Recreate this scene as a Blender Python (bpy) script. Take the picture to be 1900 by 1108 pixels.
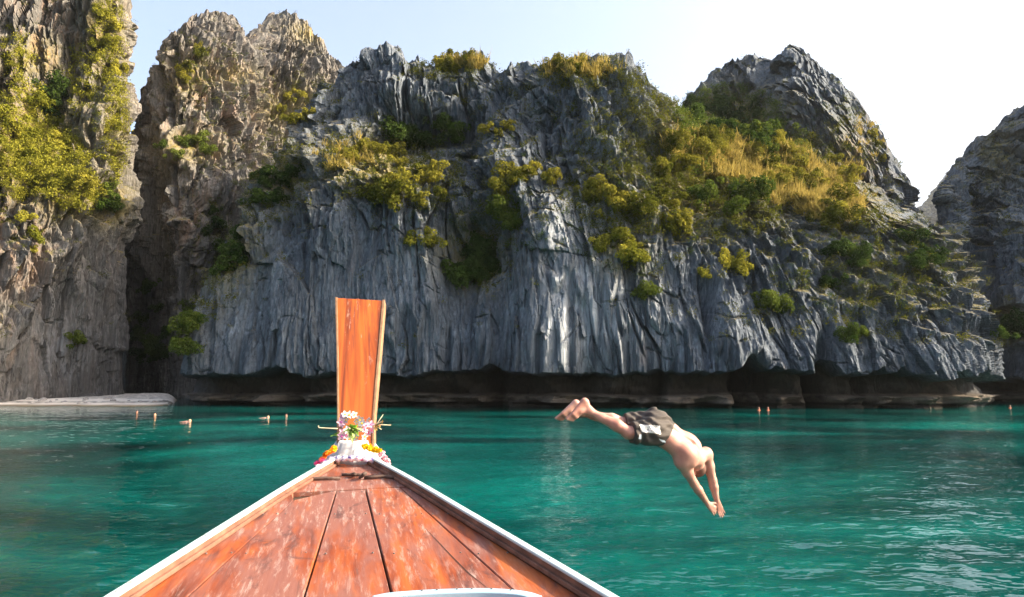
import bpy, math, random
import numpy as np
from mathutils import Vector, Matrix, Euler
R = math.radians
random.seed(7); RNG = np.random.default_rng(7)
for o in list(bpy.data.objects): bpy.data.objects.remove(o)
SC = bpy.context.scene
COL = SC.collection

# ------------------------------------------------------------------ camera
F_PX, W_PX, H_PX = 1267.0, 1900.0, 1108.0
EYE = 2.2
PITCH = math.atan((715.0 - 554.0) / F_PX)
cam = bpy.data.cameras.new('camera'); cam.sensor_width = 36.0
cam.lens = 36.0 * F_PX / W_PX; cam.clip_start = 0.05; cam.clip_end = 5000.0
camo = bpy.data.objects.new('camera', cam); COL.objects.link(camo)
camo.location = (0, 0, EYE); camo.rotation_euler = (R(90) + PITCH, 0, 0)
SC.camera = camo

# ------------------------------------------------------------------ sky, sun, exposure
SUN_EL, SUN_AZ = R(30.5), R(92.5)          # azimuth clockwise from the viewing direction (+Y)
sdir = Vector((math.cos(SUN_EL) * math.sin(SUN_AZ), math.cos(SUN_EL) * math.cos(SUN_AZ), math.sin(SUN_EL)))
world = bpy.data.worlds.new('World'); SC.world = world; world.use_nodes = True
wn = world.node_tree; wn.nodes.clear()
sky = wn.nodes.new('ShaderNodeTexSky'); sky.sky_type = 'NISHITA'; sky.sun_disc = False
sky.sun_elevation = SUN_EL; sky.sun_rotation = SUN_AZ
sky.air_density = 1.0; sky.dust_density = 7.0; sky.ozone_density = 1.0
bg = wn.nodes.new('ShaderNodeBackground'); bg.inputs['Strength'].default_value = 0.135
wo = wn.nodes.new('ShaderNodeOutputWorld')
pale = wn.nodes.new('ShaderNodeMix'); pale.data_type = 'RGBA'; pale.blend_type = 'ADD'; pale.inputs[0].default_value = 1.0
pale.inputs[7].default_value = (0.34, 0.35, 0.37, 1.0)            # thin bright overcast veil over the whole sky
wn.links.new(sky.outputs[0], pale.inputs[6]); wn.links.new(pale.outputs[2], bg.inputs[0]); wn.links.new(bg.outputs[0], wo.inputs[0])
sl = bpy.data.lights.new('sun', 'SUN'); sl.energy = 5.0; sl.angle = R(0.55); sl.color = (1.0, 0.85, 0.64)
so = bpy.data.objects.new('sun', sl); COL.objects.link(so)
so.rotation_euler = sdir.to_track_quat('Z', 'Y').to_euler()
vs = SC.view_settings; vs.view_transform = 'Standard'; vs.look = 'None'; vs.exposure = 1.6; vs.gamma = 1.0
vs.use_curve_mapping = False
SC.cycles.max_bounces = 6; SC.cycles.transparent_max_bounces = 6
SC.cycles.sample_clamp_indirect = 4.0

# ------------------------------------------------------------------ helpers
SP, CP = math.sin(PITCH), math.cos(PITCH)
def at(px, py, Y):
    dx = (px - 950.0) / F_PX; dy = (554.0 - py) / F_PX
    v = (dx, CP - dy * SP, SP + dy * CP); t = Y / v[1]
    return np.array((v[0] * t, Y, EYE + v[2] * t))
def project(P):
    P = np.asarray(P, dtype=np.float64); x = P[..., 0]; y = P[..., 1]; z = P[..., 2] - EYE
    d = y * CP + z * SP; u = z * CP - y * SP
    d = np.where(np.abs(d) < 1e-6, 1e-6, d)
    return 950.0 + F_PX * x / d, 554.0 - F_PX * u / d, d
def V(a): return Vector((float(a[0]), float(a[1]), float(a[2])))

def tag(o, label=None, cat=None, group=None, kind=None):
    if label: o['label'] = label
    if cat: o['category'] = cat
    if group: o['group'] = group
    if kind: o['kind'] = kind
    return o
def link(name, me, parent=None):
    o = bpy.data.objects.new(name, me); COL.objects.link(o)
    if parent is not None: o.parent = parent
    return o
def empty(name, loc=(0, 0, 0)):
    o = bpy.data.objects.new(name, None); COL.objects.link(o); o.location = loc; o.empty_display_size = 0.2
    return o
def mesh_np(name, verts, faces, mat=None, smooth=True):
    """verts (n,3); faces (m,k) array of one size k"""
    verts = np.ascontiguousarray(verts, dtype=np.float32); faces = np.ascontiguousarray(faces, dtype=np.int32)
    me = bpy.data.meshes.new(name); m, k = faces.shape
    me.vertices.add(len(verts)); me.vertices.foreach_set('co', verts.ravel())
    me.loops.add(m * k); me.loops.foreach_set('vertex_index', faces.ravel())
    me.polygons.add(m); me.polygons.foreach_set('loop_start', np.arange(m, dtype=np.int32) * k)
    me.polygons.foreach_set('loop_total', np.full(m, k, dtype=np.int32))
    me.polygons.foreach_set('use_smooth', np.full(m, smooth, dtype=bool))
    me.update(calc_edges=True)
    if mat: me.materials.append(mat)
    return me
def mesh_py(name, verts, faces, mat=None, smooth=False):
    me = bpy.data.meshes.new(name); me.from_pydata([tuple(map(float, v)) for v in verts], [], faces); me.update()
    if smooth: me.polygons.foreach_set('use_smooth', [True] * len(me.polygons))
    if mat: me.materials.append(mat)
    return me
def attr(me, name, vals):
    a = me.attributes.new(name, 'FLOAT', 'POINT'); a.data.foreach_set('value', np.ascontiguousarray(vals, dtype=np.float32).ravel())
def grid_faces(nu, nv, closed_u=False):
    i, j = np.meshgrid(np.arange(nu if closed_u else nu - 1), np.arange(nv - 1), indexing='ij')
    i2 = (i + 1) % nu
    return np.stack([i * nv + j, i2 * nv + j, i2 * nv + j + 1, i * nv + j + 1], -1).reshape(-1, 4)

# numpy gradient noise
_G = np.array([(1,1,0),(-1,1,0),(1,-1,0),(-1,-1,0),(1,0,1),(-1,0,1),(1,0,-1),(-1,0,-1),
               (0,1,1),(0,-1,1),(0,1,-1),(0,-1,-1),(1,1,0),(-1,1,0),(0,-1,1),(0,-1,-1)], dtype=np.float32)
_PERM = np.tile(np.random.default_rng(99).permutation(256).astype(np.int32), 3)
_GX, _GY, _GZ = (np.ascontiguousarray(_G[:, i]) for i in range(3))
def noise(x, y, z, seed=0):
    x = np.asarray(x, np.float32); y = np.asarray(y, np.float32) + np.zeros_like(x) + np.float32(seed * 0.37); z = np.asarray(z, np.float32) + np.zeros_like(x) + np.float32(seed * 1.713)
    xi = np.floor(x); yi = np.floor(y); zi = np.floor(z)
    xf, yf, zf = x - xi, y - yi, z - zi
    xi = (xi.astype(np.int32) + seed * 7) & 255; yi = yi.astype(np.int32) & 255; zi = zi.astype(np.int32) & 255
    f = lambda t: t * t * t * (t * (t * 6 - 15) + 10)
    u, v, w = f(xf), f(yf), f(zf)
    A = _PERM[xi]; B = _PERM[xi + 1]
    AA, AB, BA, BB = _PERM[A + yi], _PERM[A + yi + 1], _PERM[B + yi], _PERM[B + yi + 1]
    def g(h0, ax, ay, az):
        h = _PERM[h0 + zi + az] & 15
        return _GX[h] * (xf - ax) + _GY[h] * (yf - ay) + _GZ[h] * (zf - az)
    def L(a, b, t): return a + (b - a) * t
    x00 = L(g(AA,0,0,0), g(BA,1,0,0), u); x10 = L(g(AB,0,1,0), g(BB,1,1,0), u)
    x01 = L(g(AA,0,0,1), g(BA,1,0,1), u); x11 = L(g(AB,0,1,1), g(BB,1,1,1), u)
    return L(L(x00, x10, v), L(x01, x11, v), w)
def facets(s, z, seed=0, slope=0.55):
    """angular rock: each 2D cell is a plane of its own tilt and offset; returns height and distance to the cell edge"""
    s = np.asarray(s, np.float32); z = np.asarray(z, np.float32)
    si = np.floor(s).astype(np.int32); zi = np.floor(z).astype(np.int32); sf = s - si; zf = z - zi
    rt = np.random.default_rng(500 + seed).random((5, 512)).astype(np.float32)
    d1 = np.full(s.shape, 9.0, np.float32); d2 = d1.copy(); h = np.zeros_like(d1)
    for a in (-1, 0, 1):
        for b in (-1, 0, 1):
            k = _PERM[_PERM[(si + a + seed * 3) & 255] + ((zi + b) & 255)] + seed % 200
            ds = a + rt[0][k] - sf; dz = b + rt[1][k] - zf
            d = ds * ds + dz * dz
            hh = (rt[2][k] - 0.5) - (rt[3][k] - 0.5) * 2 * slope * ds - (rt[4][k] - 0.5) * 2 * slope * dz
            near = d < d1
            d2 = np.where(near, d1, np.minimum(d2, d)); h = np.where(near, hh, h); d1 = np.where(near, d, d1)
    return h, np.sqrt(d2) - np.sqrt(d1)
def ridged(x, y, z, seed=0): return 1.0 - 2.0 * np.abs(noise(x, y, z, seed))      # about -0.5..1
def fbm(x, y, z, seed=0, oct=3):
    s = 0; a = 1.0; k = 1.0
    for i in range(oct):
        s = s + a * noise(x * k, y * k, z * k, seed + i * 17); a *= 0.5; k *= 2.03
    return s
def sstep(a, b, t):
    t = np.clip((t - a) / (b - a), 0, 1); return t * t * (3 - 2 * t)

# material helpers
class NT:
    def __init__(s, name):
        s.m = bpy.data.materials.new(name); s.m.use_nodes = True; s.t = s.m.node_tree; s.t.nodes.clear()
        s.out = s.t.nodes.new('ShaderNodeOutputMaterial')
    def n(s, typ, **kw):
        nd = s.t.nodes.new(typ)
        for k, v in kw.items(): setattr(nd, k, v)
        return nd
    def l(s, a, b): s.t.links.new(a, b)
    def val(s, sock, v):
        if hasattr(v, 'is_output') or isinstance(v, bpy.types.NodeSocket): s.l(v, sock)
        else: sock.default_value = v
    def pos(s): return s.n('ShaderNodeNewGeometry').outputs['Position']
    def obj(s): return s.n('ShaderNodeTexCoord').outputs['Object']
    def mapping(s, vec, scale=(1,1,1), rot=(0,0,0), loc=(0,0,0)):
        m = s.n('ShaderNodeMapping'); s.l(vec, m.inputs[0]); m.inputs['Scale'].default_value = scale
        m.inputs['Rotation'].default_value = rot; m.inputs['Location'].default_value = loc
        return m.outputs[0]
    def noise(s, vec, scale=1.0, detail=4.0, rough=0.55, dist=0.0):
        q = s.n('ShaderNodeTexNoise'); s.l(vec, q.inputs['Vector']); q.inputs['Scale'].default_value = scale
        q.inputs['Detail'].default_value = detail; q.inputs['Roughness'].default_value = rough; q.inputs['Distortion'].default_value = dist
        return q.outputs['Fac']
    def voro(s, vec, scale=1.0, feature='DISTANCE_TO_EDGE', out='Distance'):
        q = s.n('ShaderNodeTexVoronoi'); q.feature = feature; s.l(vec, q.inputs['Vector']); q.inputs['Scale'].default_value = scale
        return q.outputs[out]
    def ramp(s, fac, stops, interp='LINEAR'):
        r = s.n('ShaderNodeValToRGB'); s.l(fac, r.inputs[0]); cr = r.color_ramp; cr.interpolation = interp
        while len(cr.elements) < len(stops): cr.elements.new(0.5)
        for e, (p, c) in zip(cr.elements, stops):
            e.position = p; e.color = (c if len(c) == 4 else (*c, 1.0)) if hasattr(c, '__len__') else (c, c, c, 1)
        return r.outputs[0]
    def mix(s, fac, a, b, mode='MIX'):
        m = s.n('ShaderNodeMix', data_type='RGBA', blend_type=mode)
        s.val(m.inputs[0], fac)
        for sock, v in ((m.inputs[6], a), (m.inputs[7], b)):
            if isinstance(v, tuple): sock.default_value = (*v, 1.0) if len(v) == 3 else v
            else: s.l(v, sock)
        return m.outputs[2]
    def math(s, op, a, b=0.0, clamp=False):
        m = s.n('ShaderNodeMath', operation=op, use_clamp=clamp); s.val(m.inputs[0], a); s.val(m.inputs[1], b); return m.outputs[0]
    def attr(s, name): 
        a = s.n('ShaderNodeAttribute', attribute_name=name); return a.outputs['Fac']
    def bump(s, h, strength=0.5, dist=0.1, normal=None):
        b = s.n('ShaderNodeBump'); s.l(h, b.inputs['Height']); b.inputs['Strength'].default_value = strength; b.inputs['Distance'].default_value = dist
        if normal is not None: s.l(normal, b.inputs['Normal'])
        return b.outputs[0]
    def principled(s, color, rough=0.8, normal=None, spec=0.3, **kw):
        p = s.n('ShaderNodeBsdfPrincipled')
        if isinstance(color, tuple): p.inputs['Base Color'].default_value = (*color, 1.0)
        else: s.l(color, p.inputs['Base Color'])
        s.val(p.inputs['Roughness'], rough); p.inputs['Specular IOR Level'].default_value = spec
        if normal is not None: s.l(normal, p.inputs['Normal'])
        for k, v in kw.items(): s.val(p.inputs[k.replace('_', ' ')], v)
        s.l(p.outputs[0], s.out.inputs[0]); return p
def plain(name, color, rough=0.6, var=0.25, scale=20.0, spec=0.3, bump=0.15, **kw):
    t = NT(name); p = t.obj(); n = t.noise(p, scale, 5.0)
    c = t.mix(t.ramp(n, [(0.3, 0.0), (0.7, 1.0)]), tuple(x * (1 - var) for x in color), tuple(min(1, x * (1 + var)) for x in color))
    t.principled(c, rough, t.bump(n, bump, 0.01), spec, **kw); return t.m

# ------------------------------------------------------------------ rock material
def rock_material(name, tint, warm):
    t = NT(name); p = t.pos()
    streak = t.noise(t.mapping(p, (1.1, 1.1, 0.05)), 1.0, 7.0, 0.62, 0.4)
    streak2 = t.noise(t.mapping(p, (0.28, 0.28, 0.03)), 1.0, 4.0, 0.6, 0.2)
    patch = t.noise(p, 0.16, 5.0, 0.6)
    fine = t.noise(t.mapping(p, (1, 1, 0.45)), 3.2, 6.0, 0.65)
    k = lambda c, s=1.0: tuple(a * b * s for a, b in zip(c, tint))
    c = t.ramp(streak, [(0.28, k((0.10, 0.105, 0.11))), (0.43, k((0.25, 0.255, 0.26))), (0.56, k((0.36, 0.36, 0.355))), (0.72, k((0.66, 0.655, 0.63)))])
    c2 = t.ramp(streak2, [(0.3, k((0.15, 0.155, 0.16))), (0.55, k((0.38, 0.38, 0.38))), (0.75, k((0.58, 0.57, 0.55)))])
    c = t.mix(0.42, c, c2)
    s3 = t.noise(t.mapping(p, (4.0, 4.0, 0.09)), 1.0, 5.0, 0.6, 0.2)
    c = t.mix(t.ramp(s3, [(0.53, 0.0), (0.68, 0.5)]), c, k((0.78, 0.78, 0.77))); c = t.mix(t.ramp(s3, [(0.34, 0.7), (0.46, 0.0)]), c, k((0.075, 0.078, 0.082)))
    c = t.mix(t.ramp(patch, [(0.42, 0.0), (0.62, 0.55)]), c, k((0.17, 0.175, 0.18)))
    c = t.mix(t.ramp(fine, [(0.35, 0.55), (0.6, 0.0)]), c, k((0.12, 0.12, 0.12)))
    # pale flowstone
    pale = t.math('MULTIPLY', t.attr('pale'), t.ramp(t.noise(t.mapping(p, (1.3, 1.3, 0.04)), 1.0, 6.0, 0.6, 0.3), [(0.38, 0.0), (0.56, 1.0)]))
    c = t.mix(pale, c, (0.46, 0.49, 0.53))
    # iron stains; on the sunlit cliffs also sun warmth put into the colour
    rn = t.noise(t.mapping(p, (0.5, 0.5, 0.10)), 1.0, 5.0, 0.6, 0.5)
    rust_sun = t.math('MULTIPLY', t.math('ADD', t.attr('rust_sun'), warm), t.ramp(rn, [(0.47, 0.0), (0.66, 1.0)]), True)
    c = t.mix(t.math('MULTIPLY', rust_sun, 0.8), c, t.mix(t.noise(p, 0.9, 3.0), (0.40, 0.17, 0.08), (0.52, 0.33, 0.19)))
    # near-black brown below the lip of the tidal notch, lighter encrusted bench
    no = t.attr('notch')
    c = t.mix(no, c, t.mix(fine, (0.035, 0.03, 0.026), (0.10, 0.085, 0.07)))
    be = t.math('MULTIPLY', t.attr('bench'), t.ramp(t.noise(t.mapping(p, (0.5, 0.5, 2.0)), 1.0, 5.0), [(0.35, 0.2), (0.6, 1.0)]))
    c = t.mix(be, c, (0.20, 0.165, 0.13))
    # thin ground cover in the pores of the stone
    mo = t.math('MULTIPLY', t.attr('moss'), t.ramp(t.noise(p, 1.1, 5.0, 0.65), [(0.36, 0.0), (0.5, 1.0)]))
    mcol = t.mix(t.noise(p, 0.35, 4.0), (0.13, 0.13, 0.025), (0.34, 0.24, 0.06))
    c = t.mix(mo, c, mcol)
    cr = t.math('ADD', t.voro(t.mapping(p, (0.42, 0.42, 0.13), rot=(0.1, 0.15, 0.3)), 1.0), t.ramp(t.noise(p, 0.22, 3.0), [(0.42, 0.12), (0.6, 0.0)]))
    cr2 = t.ramp(t.math('ADD', cr, t.math('MULTIPLY', t.math('SUBTRACT', fine, 0.5), 0.10)), [(0.0, 0.0), (0.035, 1.0)])
    c = t.mix(t.math('MULTIPLY', t.math('SUBTRACT', 1.0, cr2), 0.5), c, k((0.05, 0.05, 0.05)))
    grain = t.noise(t.mapping(p, (1.2, 1.2, 0.14)), 2.4, 9.0, 0.7, 0.25)
    h = t.math('ADD', t.math('MULTIPLY', grain, 1.0), t.math('MULTIPLY', cr2, 0.22))
    pit = t.noise(t.mapping(p, (1, 1, 0.5)), 5.0, 6.0, 0.75)
    t.principled(c, 0.95, t.bump(pit, 0.7, 0.16, t.bump(h, 0.95, 0.38)), 0.08)
    return t.m
ROCK_GREY = rock_material('limestone_grey', (0.42, 0.485, 0.58), -0.12)
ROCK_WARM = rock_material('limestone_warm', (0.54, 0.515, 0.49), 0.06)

# ------------------------------------------------------------------ cliffs
CL = {}
def crom(knots, vals, t):
    """Catmull-Rom through vals (n,...) at knots, sampled at t"""
    knots = np.asarray(knots, float); n = len(knots)
    k = np.clip(np.searchsorted(knots, t, side='right') - 1, 0, n - 2)
    h = (knots[k + 1] - knots[k]); s = (t - knots[k]) / h
    m = np.zeros_like(vals)
    m[1:-1] = (vals[2:] - vals[:-2]) / (knots[2:] - knots[:-2]).reshape((-1,) + (1,) * (vals.ndim - 1))
    m[0] = (vals[1] - vals[0]) / (knots[1] - knots[0]); m[-1] = (vals[-1] - vals[-2]) / (knots[-1] - knots[-2])
    sh = (-1,) + (1,) * (vals.ndim - 1); s = s.reshape(sh); h = h.reshape(sh)
    h00 = 2*s**3 - 3*s**2 + 1; h10 = s**3 - 2*s**2 + s; h01 = -2*s**3 + 3*s**2; h11 = s**3 - s**2
    return h00 * vals[k] + h10 * h * m[k] + h01 * vals[k + 1] + h11 * h * m[k + 1]

def cliff(name, cols, weights, nrows, rough=1.0, stair=(2.6, 0.75), seed=0, bumps=(), mat=None, pale=(), rust_sun=(), notch=None,
          back=(9.0, 34.0), slab=None, crest_jag=2.0, moss_zones=()):
    C = np.array([[at(*p) for p in c] for c in cols])                        # nc, nr, 3
    C[:, 0, 2] = np.minimum(C[:, 0, 2], -1.6)
    top = C[:, -1]
    def rear(dy, dz):
        q = top + np.array((0, dy, dz)); q[:, 0] *= q[:, 1] / top[:, 1] * (1.03 if name == 'cliff_left' else 1.0); return q[:, None]
    C = np.concatenate([C, rear(back[0], -back[0] * 0.45), rear(back[1], -back[1] * 1.1)], 1)
    nr = C.shape[1]
    d = np.linalg.norm(np.diff(C, axis=1), axis=2).mean(0); d[-2:] *= 0.35
    vk = np.concatenate([[0], np.cumsum(d)]); vk /= vk[-1]
    u = np.concatenate([np.linspace(k, k + 1, w, endpoint=False) for k, w in enumerate(weights)] + [[len(weights)]])
    v = np.linspace(0, 1, nrows)
    G = crom(np.arange(len(cols)), C, u)                                      # nu, nr, 3
    P = np.swapaxes(crom(vk, np.swapaxes(G, 0, 1), v), 0, 1).copy()           # nu, nv, 3
    S = P.copy()
    du = np.gradient(P, axis=0); 
    # horizontal outward direction
    tx, ty = du[..., 0], du[..., 1]; L = np.hypot(tx, ty) + 1e-6
    nx, ny = ty / L, -tx / L
    X, Y, Z = P[..., 0].copy(), P[..., 1].copy(), P[..., 2].copy()
    qx, qy, _ = project(P)
    hgt = sstep(4.0, 26.0, Z)
    rg = rough * (0.45 + 0.55 * hgt)
    if slab is not None:
        for (cx, cy, rx, ry, a) in slab: rg = rg * (1 - a * np.exp(-(((qx - cx) / rx) ** 2 + ((qy - cy) / ry) ** 2) ** 2))
    w1 = fbm(X / 9, Y / 9, Z / 18, seed + 1, 2) * 1.1
    xx, yy = X + w1, Y + w1 * 0.6
    sx = xx + 0.35 * yy
    disp = 1.9 * (ridged(xx / 13, yy / 13, Z / 55, seed + 2) - 0.5) + 1.3 * noise(X / 12, Y / 12, Z / 14, seed + 3)
    disp = disp * (0.5 + 0.5 * hgt) * min(1.0, rough)
    f1, e1 = facets(sx / 4.0, Z / 17.0, seed + 4, 0.6)
    f2, e2 = facets(sx / 1.35 + 0.3 * f1, Z / 8.5, seed + 5, 0.7)
    f3, e3 = facets(sx / 0.55 + 0.3 * f2, Z / 3.6, seed + 6, 0.7)
    disp += (0.35 + 0.65 * rg) * 1.6 * f1 + (0.22 + 0.78 * rg) * (0.88 * f2 + 0.48 * f3)
    disp -= rg * (0.14 * (1 - sstep(0.0, 0.07, e2)) + 0.25 * (1 - sstep(0.0, 0.04, e1)))
    disp += rg * (0.65 * (ridged(xx / 4.2, yy / 4.2, Z / 36, seed + 7) - 0.5) + 0.42 * (ridged(xx / 1.5, yy / 1.5, Z / 16, seed + 8) - 0.5)
                  + 0.30 * (ridged(xx / 0.7, yy / 0.7, Z / 9, seed + 9) - 0.5)) + 0.16 * (0.4 + 0.6 * rg) * ridged(X / 0.36, Y / 0.36, Z / 5.0, seed + 10) + 0.22 * rg * noise(X / 0.9, Y / 0.9, Z / 0.9, seed + 30)
    f4, e4 = facets(sx / 0.27 + 0.3 * f3, Z / 1.3, seed + 31, 0.8)
    disp += (0.3 + 0.7 * rg) * 0.17 * f4
    # horizontal bedding cracks
    bz = Z / 3.3 + 0.9 * noise(X / 7, Y / 7, Z / 9, seed + 11) + 0.5 * f2
    fr = np.abs(bz - np.round(bz)); gate = sstep(0.05, 0.35, noise(X / 4, Y / 4, Z / 4, seed + 12))
    disp -= gate * (0.3 + 0.7 * rg) * 0.6 * (1 - sstep(0.0, 0.06, fr))
    # deep vertical joints
    jx = xx / 5.2 + yy / 9.0 + 0.5 * noise(X / 5, Y / 5, Z / 16, seed + 13) + 0.12 * f2
    jr = np.abs(jx - np.round(jx)); jg = sstep(0.0, 0.3, noise(X / 8, Y / 8, Z / 14, seed + 14))
    disp -= jg * (0.35 + 0.65 * rg) * 1.3 * (1 - sstep(0.0, 0.04, jr))
    # stair: ledges with pinnacled rims
    run = np.hypot(P[..., 0] - P[:, 1:2, 0], P[..., 1] - P[:, 1:2, 1]); run = np.where(P[..., 2] < P[:, 1:2, 2], 0, run)
    st, sa = stair
    q = run / st + 0.34 * ridged(xx / 1.6, yy / 1.6, Z / 60, seed + 15) + 0.8 * noise(X / 9, Y / 9, Z / 40, seed + 16) + 0.3 * f1 + 0.22 * f2
    fq = q - np.floor(q); sq = np.floor(q) + sstep(0.66, 1.0, fq)
    endw = sstep(0.9, 1.3, u) * (1 - sstep(len(weights) - 1.3, len(weights) - 0.9, u))
    disp += sa * st * (q - sq - 0.35) * sstep(0.2, 2.5, run) * endw[:, None]
    disp = disp * (0.25 + 0.75 * endw[:, None])
    disp = disp * (1 - 0.6 * sstep(vk[-3] - 0.12, vk[-3], v))[None, :]
    for (cx, cy, rx, ry, a) in bumps:
        disp += a * np.exp(-((qx - cx) / rx) ** 2 - ((qy - cy) / ry) ** 2)
    no = np.zeros_like(disp); be = np.zeros_like(disp)
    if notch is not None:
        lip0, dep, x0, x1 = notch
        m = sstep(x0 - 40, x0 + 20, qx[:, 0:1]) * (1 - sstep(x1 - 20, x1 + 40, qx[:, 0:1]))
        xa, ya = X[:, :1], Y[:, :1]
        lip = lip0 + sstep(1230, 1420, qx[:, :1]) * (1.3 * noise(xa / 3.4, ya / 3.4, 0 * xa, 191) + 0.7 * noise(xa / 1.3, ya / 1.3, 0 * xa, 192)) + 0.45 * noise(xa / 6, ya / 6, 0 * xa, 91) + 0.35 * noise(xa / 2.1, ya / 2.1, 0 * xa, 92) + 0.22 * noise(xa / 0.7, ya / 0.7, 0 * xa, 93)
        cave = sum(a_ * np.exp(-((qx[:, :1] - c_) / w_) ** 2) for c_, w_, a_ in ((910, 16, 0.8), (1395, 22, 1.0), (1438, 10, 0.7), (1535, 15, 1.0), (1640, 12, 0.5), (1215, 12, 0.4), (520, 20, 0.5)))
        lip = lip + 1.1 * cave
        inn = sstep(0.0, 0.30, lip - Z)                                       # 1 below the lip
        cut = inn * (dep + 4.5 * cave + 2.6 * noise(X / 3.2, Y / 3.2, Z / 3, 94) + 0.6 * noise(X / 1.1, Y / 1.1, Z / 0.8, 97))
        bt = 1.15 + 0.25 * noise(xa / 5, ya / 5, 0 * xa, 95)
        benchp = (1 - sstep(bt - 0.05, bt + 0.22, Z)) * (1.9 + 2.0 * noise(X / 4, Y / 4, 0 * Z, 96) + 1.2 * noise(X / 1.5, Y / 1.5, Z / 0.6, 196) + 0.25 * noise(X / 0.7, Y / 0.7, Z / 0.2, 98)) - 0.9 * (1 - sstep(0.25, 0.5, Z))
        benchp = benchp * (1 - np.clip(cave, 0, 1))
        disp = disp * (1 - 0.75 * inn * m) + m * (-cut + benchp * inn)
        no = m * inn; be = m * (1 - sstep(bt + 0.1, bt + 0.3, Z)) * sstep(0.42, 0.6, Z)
    P[..., 0] += nx * disp; P[..., 1] += ny * disp
    # vertical jag near ledges and the crest
    up = 0.35 * rg * noise(X / 1.4, Y / 1.4, Z / 1.4, seed + 20)
    cm = sstep(vk[-3] - 0.10, vk[-3], v)[None, :] * (1 - sstep(vk[-3], 1.0, v))[None, :]
    jag = crest_jag * (0.9 * ridged(X / 3.1, Y / 6, 0 * X, seed + 21) + 0.6 * ridged(X / 1.05, Y / 2, 0 * X, seed + 22) - 0.75 + 0.8 * noise(X / 9, Y / 9, 0 * X, seed + 23))
    P[..., 2] += np.where(Z > 3.8, up, 0) + cm * jag
    nu, nv = P.shape[:2]
    me = mesh_np(name, P.reshape(-1, 3), grid_faces(nu, nv), mat, smooth=False)
    # geometric normals
    a = np.gradient(P, axis=0); b2 = np.gradient(P, axis=1); N = np.cross(a, b2); N /= (np.linalg.norm(N, axis=2, keepdims=True) + 1e-9)
    px, py, dd = project(P)
    def zone(lst):
        s = np.zeros_like(px)
        for (cx, cy, rx, ry, a_) in lst: s = np.maximum(s, a_ * np.exp(-(((px - cx) / rx) ** 2 + ((py - cy) / ry) ** 2)))
        return s
    moss = np.clip(sstep(0.65, 0.9, N[..., 2]) * sstep(4, 9, P[..., 2]) * 0.6 + zone(moss_zones), 0, 1) * (1 - no)
    attr(me, 'moss', moss); attr(me, 'pale', zone(pale)); attr(me, 'rust_sun', zone(rust_sun)); attr(me, 'notch', no); attr(me, 'bench', be)
    o = link(name, me); CL[name] = dict(P=P.reshape(-1, 3), N=N.reshape(-1, 3), px=px.ravel(), py=py.ravel(), d=dd.ravel(), obj=o)
    return o

# centre massif -----------------------------------------------------------
Ccols = [
 [(420,745,108),(425,690,108),(480,520,112),(545,380,116),(600,260,120),(660,170,124)],
 [(338,750,79),(340,692,77.5),(400,520,82),(476,375,88),(556,245,97),(640,150,108)],
 [(450,753,73.5),(450,690,72),(482,500,75.5),(540,360,81),(602,240,91),(668,120,104)],
 [(600,755,72),(600,690,70),(606,500,73),(626,365,77.5),(662,270,87),(722,104,103)],
 [(720,756,71),(720,690,69),(720,500,71.5),(732,375,75),(766,285,88),(800,112,104)],
 [(860,757,70.5),(860,690,68.5),(860,520,72),(865,380,78),(866,270,90),(878,112,104)],
 [(960,757,70),(960,690,68),(960,510,70.5),(960,375,75.5),(960,250,85),(955,136,100)],
 [(1060,757,69.5),(1060,692,67),(1060,500,69),(1060,375,74),(1062,240,83),(1072,114,94)],
 [(1160,757,69),(1160,692,67),(1160,520,69),(1160,395,73),(1152,250,83),(1150,116,95)],
 [(1260,757,68.5),(1260,695,66),(1260,540,68.5),(1265,425,72),(1256,330,82),(1246,212,98)],
 [(1360,757,68),(1360,697,66),(1360,540,69),(1360,425,73),(1360,355,83),(1352,248,104)],
 [(1470,757,68),(1470,698,66),(1470,560,69),(1480,445,73),(1482,378,84),(1474,280,106)],
 [(1580,757,67.5),(1580,700,66),(1580,570,69),(1580,470,74),(1590,400,84),(1592,340,104)],
 [(1690,757,68),(1690,700,66.5),(1690,590,70),(1690,510,75),(1692,450,82),(1694,408,96)],
 [(1780,757,69),(1790,705,68),(1785,610,71),(1768,530,76),(1755,475,83),(1745,430,94)],
 [(1852,755,76),(1850,712,75),(1836,640,77),(1810,545,81),(1788,485,88),(1765,445,98)],
 [(1832,752,104),(1825,712,104),(1802,640,105),(1782,550,108),(1764,490,112),(1744,450,116)]]
def _steep(c):
    k = 0.62 + 0.38 * min(1.0, max(0.0, (c[2][0] - 1130) / 170.0)); y1 = c[1][2]
    return c[:2] + [(px, py, y1 + (Y - y1) * k) for (px, py, Y) in c[2:]]
Ccols = [_steep(c) for c in Ccols]
Ccols = [[(px, py, Y * (1 + 0.05 * (950 - px) / 800.0)) for (px, py, Y) in c] for c in Ccols]
Cw = [14, 70, 90, 72, 82, 60, 60, 60, 60, 60, 66, 66, 66, 56, 40, 10]
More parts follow.
